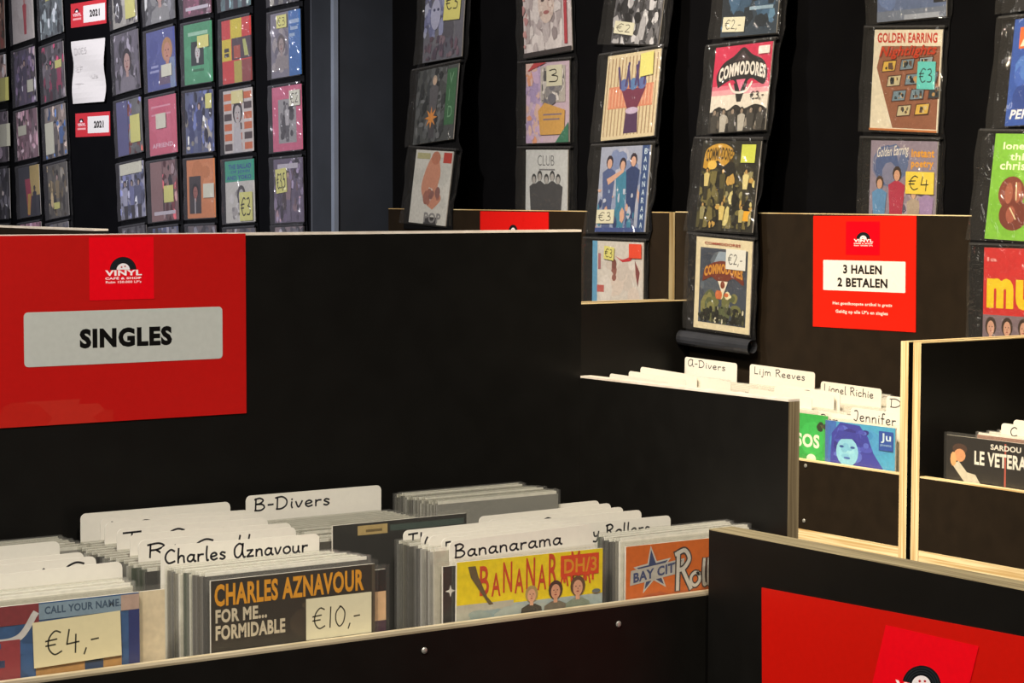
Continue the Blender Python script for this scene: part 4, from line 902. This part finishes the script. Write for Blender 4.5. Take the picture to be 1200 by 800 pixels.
strip('hanging strip above the orange red sign, ending behind the board', GR_, [
  cov('blue single with a black patch, cropped at top above the orange red sign', '5a6a8e', (1030, -92), (1111, -92), (1029, 26), e1),
  cov('single with red capitals over brown film strips and a turquoise note', 'd9d2be', (1026, 38), (1106, 36), (1020, 155), e2, [(.26, .27, .68, .42, '\u20ac3', '5fc4c0', 0, '2a4a4c', .5, 'turquoise price note')]),
  cov('mauve and blue single with a yellow four euro note', '8a8092', (1022, 166), (1100, 166), (1018, 282), e3, [(.42, .22, .56, .48, '\u20ac4', 'e4cc4c', 0, '26231c', .62, 'yellow price note marked 4 euro')])], False, 2.893, W=.206)
# --- strip at the right edge
def g1(a): a.r(0, 0, 1, 1, '2c4fa0'); a.n(0, .1, 1, .9, ['3a5cb0', '24408a', '4a74c0', '6a94d0'], 26, .16, 6); a.r(.1, .72, .4, .92, 'd8642c'); a.t(.12, .74, .38, .9, 'A', 'f0d8c0', .04); a.t(.06, .06, .6, .15, 'PERCY', 'e0e4ec', .03, .2)
def g2(a):
    a.r(0, 0, 1, 1, '7ab83a'); a.n(0, 0, 1, 1, ['74b234', '84c044'], 12, .2, 2); a.t(.14, .83, .6, .92, 'lonely', 'e4f0cc', .02); a.t(.26, .75, .55, .82, 'this', 'e4f0cc', .02); a.t(.12, .66, .9, .74, 'christmas', 'e4f0cc', .02)
    a.e(.34, .44, .2, .16, '7a3a2c'); a.e(.4, .24, .22, .15, '6e3226'); a.e(.3, .44, .06, .1, 'a05c48'); a.e(.44, .45, .05, .1, 'a05c48'); a.e(.36, .24, .07, .08, '9c5644'); a.stroke([(.4, .54), (.42, .38)], .0012, 'd8d0a8'); a.stroke([(.34, .3), (.44, .2)], .0012, 'd8d0a8')
def g3(a):
    a.r(0, 0, 1, 1, 'c42c2c'); a.t(.05, .42, 1.02, .82, 'mud', 'e4c41c', .06); a.r(0, 0, 1, .36, '7a6a74')
    for x, c in ((.12, '6a8a7a'), (.36, 'a07a8c'), (.6, '8c7c94'), (.86, 'b09aa4')): a.bust(x, .24, .075, '3a2a22', 'c89a84', c)
    a.t(.05, .87, .2, .91, 'la', 'e8a0a0', .02)
strip('hanging strip at the right edge of the photo, leaning over the board', GR_, [
  cov('black single, only its corner showing, at the top of the rightmost strip', '17171b', (1199, -112), (1276, -112), (1190, 12), None, (), True),
  cov('blue single with pale capitals, uppermost large cover of the rightmost strip', '2c4fa0', (1191, 22), (1268, 24), (1178.5, 147), g1, (), True),
  cov('green single with white rounded lettering and brown figures', '7ab83a', (1168, 158), (1246, 160), (1154.5, 281), g2, (), True),
  cov('red single with giant yellow letters above a group photo', 'c42c2c', (1154.5, 290), (1236, 293), (1152, 412), g3, (), True)], True, W=.2)

# ---------------------------------------------------------------- far wall of singles
GL_ = 'hanging strips of singles on the far left wall'
XS = XL-.008
def tone(c, f): return ''.join('%02x' % max(0, min(255, int(int(c[i:i+2], 16)*f))) for i in (0, 2, 4))
def art_of(kind, seed, cols):
    """cols: list of tones. kind: p portrait, f figure, g group, b blobs, t title block"""
    def go(a):
        a.n(0, 0, 1, 1, cols, 12, .18, seed); a.ph(0, 0, 1, 1, [tone(c, f) for c in cols for f in (.5, .8, 1.25, 1.6)], 60, .07, seed, 2.4)
        if 'd' in kind: a.r(.0, 0, .45, 1, cols[-1])
        if 'q' in kind: a.r(.25, .1, .8, .75, cols[-1]); a.bust(.5, .5, .14, cols[-1], 'b0a096', '4a4a50', False)
        if 'p' in kind: a.bust(.52, .5, .17, '2c2426', 'b8968a', cols[-1])
        if 'f' in kind: a.fig(.5, .02, .8, '3a2c28', 'b89c90', cols[-1], cols[0])
        if 'g' in kind:
            for k in range(3): a.fig(.22+.28*k, -.1, .8, '2c2828', 'a89488', cols[k % len(cols)], '3a383c')
        if 't' in kind: a.t(.12, .82, .88, .93, ('III', 'HHH', 'IHI')[seed % 3], 'c4bcc0', .02) if False else a.r(.15, .84, .85, .92, 'bdb6ba')
        if 's' in kind: a.r(.1, .1, .9, .16, 'c4bcc0')
    return go
def lc(seed, kind, cols): return (cols[0], art_of(kind, seed, cols))
def green(a): a.r(0, 0, 1, 1, '4b9468'); a.n(0, 0, 1, 1, ['478e62', '54a072'], 10, .2, 1); a.r(.15, .8, .85, .86, '9cc4a4'); a.r(.25, .3, .7, .7, '2a3430'); a.bust(.48, .52, .12, '1a1c1a', 'c8c4bc', '3a3c3a', False); a.r(.3, .2, .7, .24, '38704c')
def redyel(a): a.r(0, 0, 1, 1, 'c4403c'); a.r(.3, .7, .68, 1, 'cdbb3c'); a.r(0, .36, .32, .7, 'cdb83c'); a.r(.34, .36, 1, .7, '4a3a40'); a.r(.4, .38, .62, .58, 'a8503c'); a.poly([(.7, .66), (.8, .66), (.9, .4), (.76, .4)], 'b0b468'); a.r(.4, 0, .66, .34, 'b0a44c'); a.r(.66, 0, 1, .34, '8c4440'); a.r(.08, .5, .24, .56, '3a3430'); a.r(.08, .42, .24, .48, '3a3430')
def orange(a): a.r(0, 0, 1, 1, 'cf8454'); a.n(0, .5, 1, 1, ['d48c5c', 'c47c4c'], 8, .2, 3); a.r(.08, .08, .5, .72, '3a3434'); a.bust(.3, .45, .11, '1c1818', '9c6458', '2a2828', False); a.r(.27, .08, .3, .34, 'c8c0bc')
def pinkq(a): a.r(0, 0, 1, 1, 'c8647c'); a.n(0, .85, 1, 1, ['cc6c84', 'c05c74'], 6, .15, 2); a.r(.2, .12, .8, .8, '9a9894'); a.n(.25, .15, .75, .78, ['4a4848', '6c6a68', '2c2a2a'], 22, .09, 4); a.fig(.5, .14, .6, '2c2a2a', 'a4a09c', 'b0aca8', '5a5858')
def brick(a):
    a.r(0, 0, 1, 1, 'c6beb4')
    for j in range(6):
        for i in range(3): a.r(.02+i*.34-(.1 if j % 2 else 0)*0, .04+j*.16, .28+i*.34, .15+j*.16, 'c4683c' if (i+j) % 3 else '4a3c38')
    a.poly([(.3, 0), (.62, 0), (.56, .5), (.36, .5)], 'b8b4b0'); a.bust(.48, .62, .15, '2a2624', 'b8b0a8', '5a5450', False)
def teal(a): a.r(0, 0, 1, 1, 'c4c0b4'); a.r(0, .66, 1, 1, '3c9a7c'); a.t(.12, .86, .9, .94, 'THE BALLAD', '2c4c8c', .03); a.t(.2, .78, .85, .84, 'OF JOHN', '2c5c8c', .03); a.t(.05, .69, .9, .76, 'AND YOKO', '2c4c8c', .03); a.n(.1, 0, .9, .6, ['8c8884', 'a8a49c', '5a5856', 'd0ccc4'], 26, .11, 7); a.bust(.55, .42, .13, '4a4644', 'b0aca4', '8c8882', False)
def bluesplit(a): a.r(0, 0, 1, 1, '7c7880'); a.n(0, 0, .6, .9, ['8c8688', '6c6870', 'a09894'], 22, .12, 6); a.r(.6, 0, 1, 1, '3c6ca4'); a.r(.62, .8, .95, .86, '9cb0c4'); a.r(.66, .7, .9, .75, '9cb0c4'); a.r(.62, .6, .8, .65, '9cb0c4'); a.bust(.35, .5, .12, '5a504c', '9c8c84', '8c8480')
def bluep(a): a.r(0, 0, 1, 1, '545c92'); a.n(0, 0, .5, 1, ['4c548c', '5c649c'], 10, .15, 6); a.bust(.72, .62, .17, 'b08458', 'c08c74', '6c5c70'); a.r(.15, .38, .4, .42, '9ca0c4'); a.r(.1, .3, .42, .34, '9ca0c4'); a.r(.8, 0, .98, .5, '7c8ca4')
def pinkt(a): a.r(0, 0, 1, 1, 'cb6476'); a.n(0, 0, 1, 1, ['c85e72', 'd06c7e'], 8, .2, 1); a.r(.1, .82, .8, .85, 'dc98a4'); a.r(.1, .68, .8, .71, 'dc98a4'); a.t(.1, .12, .85, .2, 'AFRIEND', 'e0b8c0', .03)
def blackred(a): a.r(0, 0, 1, 1, '33343c'); a.r(.55, .4, 1, 1, 'c0a868'); a.poly([(.3, .75), (.55, .75), (.6, .4), (.5, .02), (.4, .02), (.35, .4)], 'a83c50'); a.poly([(.42, .45), (.58, .45), (.5, .02), (.38, .05)], 'c89c4c'); a.fig(.75, -.1, .7, '2c2828', '4a403c', '2c2c38', '2c2c38')
def whitered(a): a.r(0, 0, 1, 1, 'cdc4bc'); a.n(0, 0, 1, 1, ['d2cac2', 'c6bcb4'], 8, .2, 1); a.fig(.6, .12, .7, 'c06c68', 'cc8c84', 'c04c50', 'b84048')
def sw(base, cols=None, kind='b', seed=1): cols = cols or [base]; return (base, art_of(kind, seed, cols))
Gy = ['5c5a60', '6c6a70', '4a484e', '7c787c']
left_cols = [
 # x left/right at y=60 and at y=220, row tops/bottoms, cover list (base, art, stickers, label words)
 ((-26, 7), (-22, 12), [(-2, 64), (67, 124), (132, 193), (197, 258), (262, 322)], [
   (*sw('a07460', ['a8806c', '8c4c40', 'b89c80'], 'p', 1), (), 'brown and red cropped'), (*sw('bca49c', ['c4b0a4', 'a88c84'], 'b', 2), [(.7, .5, .4, 0, '', YEL)], 'pale pinkish cropped'), (*sw('6c6068', ['786c74', '5a5058'], 'b', 3), [(.7, .45, .4, .3, '', CRM)], 'grey mauve cropped'), (*sw('4a484c', ['5a585c', 'c4b8b0', '2c2a30'], 'd', 4), (), 'black and white cropped'), (*sw('7c6c6c', Gy, 'b', 5), (), 'dim lowest cropped')]),
 ((16.5, 41), (23, 47), [(-12, 52), (56, 125), (128, 188), (193, 255), (259, 322)], [
   ('cdc4bc', whitered, (), 'cream red-figured'), (*sw('5a5064', ['6c5c70', 'b09ca0', '4a4258'], 'f', 6), [(.28, .22, .62, .2, '', CRM)], 'dim violet'), (*sw('8c6c74', ['9c7c84', 'a48c90', '7c5c64'], 'f', 7), [(.4, .2, .1, .5, '', CRM)], 'dusty rose'), ('33343c', blackred, (), 'black, yellow and crimson'), (*sw('a87c8c', ['b08494', '9c7080'], 'b', 8), (), 'pink lowest')]),
 ((49.5, 74.5), (57, 79.5), [(-16, 46), (52, 120), (123, 186), (190, 256), (259, 322)], [
   (*sw('6c7474', ['7c8888', '4a5254', '9ca8a8'], 'b', 9), [(.36, .25, .3, .72, '', YEL)], 'grey green'), (*sw('5c5458', ['6c6468', '4a4446', '9c3c58'], 'g', 10), [(.3, .14, .62, .55, '', YEL)], 'grey and dark red'), (*sw('8c8078', ['9c8c80', '6c6460', '4c6c9c'], 'g', 11), [(.42, .62, .02, .08, '', CRM)], 'brown and blue'), (*sw('5a564e', ['6c675c', '4a463e', '8c7c5c'], 'f', 12), [(.3, .12, .3, .16, '', YEL)], 'dim olive'), (*sw('7c7874', Gy, 'b', 13), (), 'grey lowest')]),
 ((134.5, 163), (141.5, 170), [(-36, 34), (38, 110), (116, 183), (189, 257), (263, 325)], [
   (*sw('a8a498', ['b4b0a4', '3c3a3c', 'c4c0b4'], 'f', 14), [(.4, .5, .55, .1, '', YEL)], 'black and cream'), (*sw('69646c', ['746f76', '5c575f', '807a80'], 'p', 15), (), 'grey portrait'), (*sw('6c6c6a', ['787876', '9c5048', '5c5c84'], 'd', 16), [(.4, .5, .55, .2, '', YEL)], 'grey and rust'), (*sw('9c9cac', ['a8a8b8', '74789c', '5c6078'], 'g', 17), [(.9, .2, .05, .8, '', CRM)], 'pale blue figures'), (*sw('5c5c5c', Gy, 'b', 18), (), 'grey lowest')]),
 ((172.5, 205.5), (178, 208.5), [(-42, 30), (35, 108), (112, 183), (187, 260), (264, 325)], [
   (*sw('6c6c6c', ['7c7c7c', '5c5c5c', '8c8c88'], 'p', 19), [(.4, .26, .15, .6, '', CRM)], 'plain grey'), ('545c92', bluep, [(.36, .2, .52, .2, '', CRM)], 'blue orange-haired portrait'), ('cb6476', pinkt, [(.36, .26, .28, .45, '', CRM)], 'salmon pink'), (*sw('7c5c5c', ['9c4c50', '6c5c5c', '8c6c68'], 'ds', 20), [(.36, .28, .5, .3, '', YEL)], 'dull red and grey'), (*sw('5c6480', Gy, 'b', 21), (), 'blue grey lowest')]),
 ((216.5, 249.5), (220, 253), [(-48, 22), (27, 101), (106, 181), (185, 257), (262, 325)], [
   (*sw('6c4450', ['784c5a', '5c3844'], 's', 22), (), 'maroon'), ('4b9468', green, [(.4, .2, .5, .58, '', YEL)], 'green black-portrait'), (*sw('5c6480', ['4c5474', '8c8c98', 'b0a898', '3c4468'], 'f', 23), [(.22, .24, .74, .7, '', YEL)], 'navy and grey'), ('cf8454', orange, [(.38, .24, .6, .34, '', CRM)], 'orange'), (*sw('6c6060', Gy, 'b', 24), (), 'dim lowest')]),
 ((261, 295.5), (265, 299), [(-60, 14), (22, 100), (104, 181), (186, 262), (266, 325)], [
   (*sw('5c7474', ['6c8484', '4c5c5c', '7c8c84'], 'g', 25), (), 'teal grey'), ('c4403c', redyel, (), 'red and yellow chequered'), ('c6beb4', brick, [(.4, .2, .3, .78, '', 'd8cf90')], 'orange brick pattern'), ('c4c0b4', teal, [(.44, .46, .5, .02, '\u20ac3', YEL)], 'white teal-banded'), (*sw('7c7068', Gy, 'b', 26), (), 'dim brown lowest')]),
 ((318.5, 353.5), (322, 356), [(-66, 8), (14, 93), (100, 179), (184, 262), (266, 325)], [
   (*sw('7c7870', ['8c887c', '5c5850'], 'g', 27), (), 'grey striped'), ('7c7880', bluesplit, [(.34, .2, .22, .76, '\u20ac3', YEL)], 'half grey half blue'), ('c8647c', pinkq, [(.36, .24, .6, .68, '\u20ac2', CRM)], 'rose pink'), (*sw('665c6c', ['706676', '5c5262', '8c7478'], 'ft', 28), [(.38, .38, .1, .46, '\u20ac3,5', YEL, -.06)], 'dusky violet'), (*sw('8c7c7c', Gy, 'b', 29), (), 'dim lowest')])]
ORD = ['leftmost', 'second', 'third', 'fourth', 'fifth', 'sixth', 'seventh', 'eighth']
ROW = ['topmost', 'second from top', 'middle', 'fourth from top', 'lowest']
for ci, ((xa0, xa1), (xb0, xb1), rows, covers) in enumerate(left_cols):
    cl = []
    for ri, ((ya_, yb_), (base, art, st, words)) in enumerate(zip(rows, covers)):
        f0 = (ya_-60)/160; f1 = (yb_-60)/160; X0 = xa0+(xb0-xa0)*f0; X1 = xa1+(xb1-xa1)*f0; X2 = xa0+(xb0-xa0)*f1
        cl.append(cov('%s cover, %s of the %s strip at far left' % (words, ROW[ri], ORD[ci]), base, (X0, ya_+2), (X1, ya_+2), (X2, yb_-2), art, st, False, XS))
    for c in cl: c['group'] = 'singles hanging on the far left wall'
    strip('clear hanging strip of singles, %s of the eight on the far left wall' % ORD[ci], GL_, cl, False, XS, hazy=True, W=cl[1]['w']+.018)
# notices between the third and fourth strip
def wallsign(label, TL, TR, BR, painter, base, name='genre_sign', cat='sign', grp='small red signs on the far left wall'):
    a, b, c = (on(0, XL-.0025, *p) for p in (TL, TR, BR)); w = a.y-b.y; h = b.z-c.z; sk = math.atan2(b.z-a.z, w)
    return sign(name, label, cat, Matrix.Translation((XL-.0015, (a.y+b.y)/2, (a.z+b.z)/2-h)) @ RX @ Matrix.Rotation(-sk*0, 4, 'Y'), w, h, painter, base, grp)
def p_g(a, r):
    a.e(.17, .62, .07, .16, '1c1a1c', 0, 180, 12); a.e(.17, .62, .035, .09, 'f0e8ec', 0, 180, 10); a.t(.06, .45, .3, .58, 'VINYL', 'f4dcdc', .03); a.r(.06, .3, .3, .38, 'e8a8a8'); a.r(.36, .14, .97, .84, 'e4e0dc'); a.t(.54, .34, .82, .64, '2021', '2a2626', .05)
wallsign('small red sign with white panel at the top of the far left wall', (82.5, 2), (124, 1), (124, 30), p_g, 'c83840')
wallsign('small red sign with a white panel below the white paper note', (88, 132), (128.5, 131.5), (128.5, 160), p_g, 'c83840')
a_, b_, c_ = (on(0, XL-.003, *p) for p in ((86, 45), (123.5, 44), (123.5, 119)))
w_ = a_.y-b_.y; h_ = b_.z-c_.z
mb = MB(); n = 12
for j in range(n):
    for i in range(6):
        Pn = lambda i, j: (-w_/2+w_*i/6+.003*math.sin(j*.9), -.004-.004*math.sin(j*.7+i*.4), h_*j/n)
        mb.poly([Pn(i, j), Pn(i+1, j), Pn(i+1, j+1), Pn(i, j+1)], 'd8d4d0')
        Pb = lambda i, j: tuple(Vector(Pn(i, j))+Vector((0, .0006, 0)))
        mb.poly([Pb(i, j), Pb(i, j+1), Pb(i+1, j+1), Pb(i+1, j)], 'd8d4d0')
ar = Art(w_, h_, -.0092, mb=mb); ar.w_(.1, .78, .5, .1, 'D0E5', 'a8a4a2', .07); ar.w_(.1, .52, .34, .08, 'EF', 'b4b0ae', .07); ar.w_(.1, .24, .4, .08, 'T', 'b8b4b2', .07); ar.w_(.58, .4, .8, .07, 'us', 'a8a4a2', .09)
note = mb.build('paper_note', CARD); tag(note, 'wavy white sheet with faint grey notes between the two small red signs', 'note'); note.matrix_world = Matrix.Translation((XL-.003, (a_.y+b_.y)/2, c_.z)) @ RX

# ---------------------------------------------------------------- light
def area(name, loc, target, size, power, col=(1, .86, .68), sy=None, spread=None):
    l = bpy.data.lights.new(name, 'AREA'); l.energy = power; l.color = col; l.size = size
    if sy: l.shape = 'RECTANGLE'; l.size_y = sy
    if spread: l.spread = math.radians(spread)
    o = bpy.data.objects.new(name, l); COL.objects.link(o); o.location = loc
    o.rotation_euler = (Vector(target)-Vector(loc)).to_track_quat('-Z', 'Y').to_euler(); return o
def spot(name, loc, target, power, ang=50, blend=.6, r=.05, col=(1, .85, .66)):
    l = bpy.data.lights.new(name, 'SPOT'); l.energy = power; l.color = col; l.spot_size = math.radians(ang); l.spot_blend = blend; l.shadow_soft_size = r
    o = bpy.data.objects.new(name, l); COL.objects.link(o); o.location = loc
    o.rotation_euler = (Vector(target)-Vector(loc)).to_track_quat('-Z', 'Y').to_euler(); return o
WM = (1, .84, .62)
spot('ceiling_spot', (1.2, 2.5, 3.0), (2.75, 3.0, 1.35), 190, 60, .7, .05, WM)
spot('ceiling_spot', (1.0, 1.6, 3.0), (2.6, 2.2, 1.2), 150, 55, .7, .05, WM)
spot('ceiling_spot', (1.3, 3.8, 3.0), (2.8, 4.0, 1.6), 110, 60, .7, .05, (1, .9, .8))
spot('ceiling_spot', (.5, .2, 3.0), (1.2, 1.95, 1.2), 110, 50, .8, .06, (1, .92, .8))
spot('ceiling_spot', (-.2, .6, 3.0), (1.5, 1.3, 1.1), 110, 50, .8, .06, (1, .86, .7))
spot('ceiling_spot', (.9, 6.2, 3.0), (3.1, 6.2, 1.9), 270, 75, .8, .08, (.95, .93, 1))
spot('ceiling_spot', (-.6, .3, 3.0), (1.1, 2.2, 1.45), 70, 32, .7, .06, (1, .96, .9))  # added spot that brightens the tall board and its wide red sign
area('ceiling_panel_lamp', (-.5, 2.5, 3.05), (-.5, 2.5, 0), 1.6, 50, (1, .95, .9), 3.5)  # added area light, gives the plastic films a broad reflection
w = bpy.data.worlds.new('world'); SC.world = w; w.use_nodes = True; w.node_tree.nodes['Background'].inputs[0].default_value = (.8, .85, 1, 1); w.node_tree.nodes['Background'].inputs[1].default_value = .12
SC.view_settings.view_transform = 'Standard'; SC.view_settings.look = 'None'; SC.view_settings.gamma = 1; SC.view_settings.exposure = .45; SC.view_settings.use_curve_mapping = False
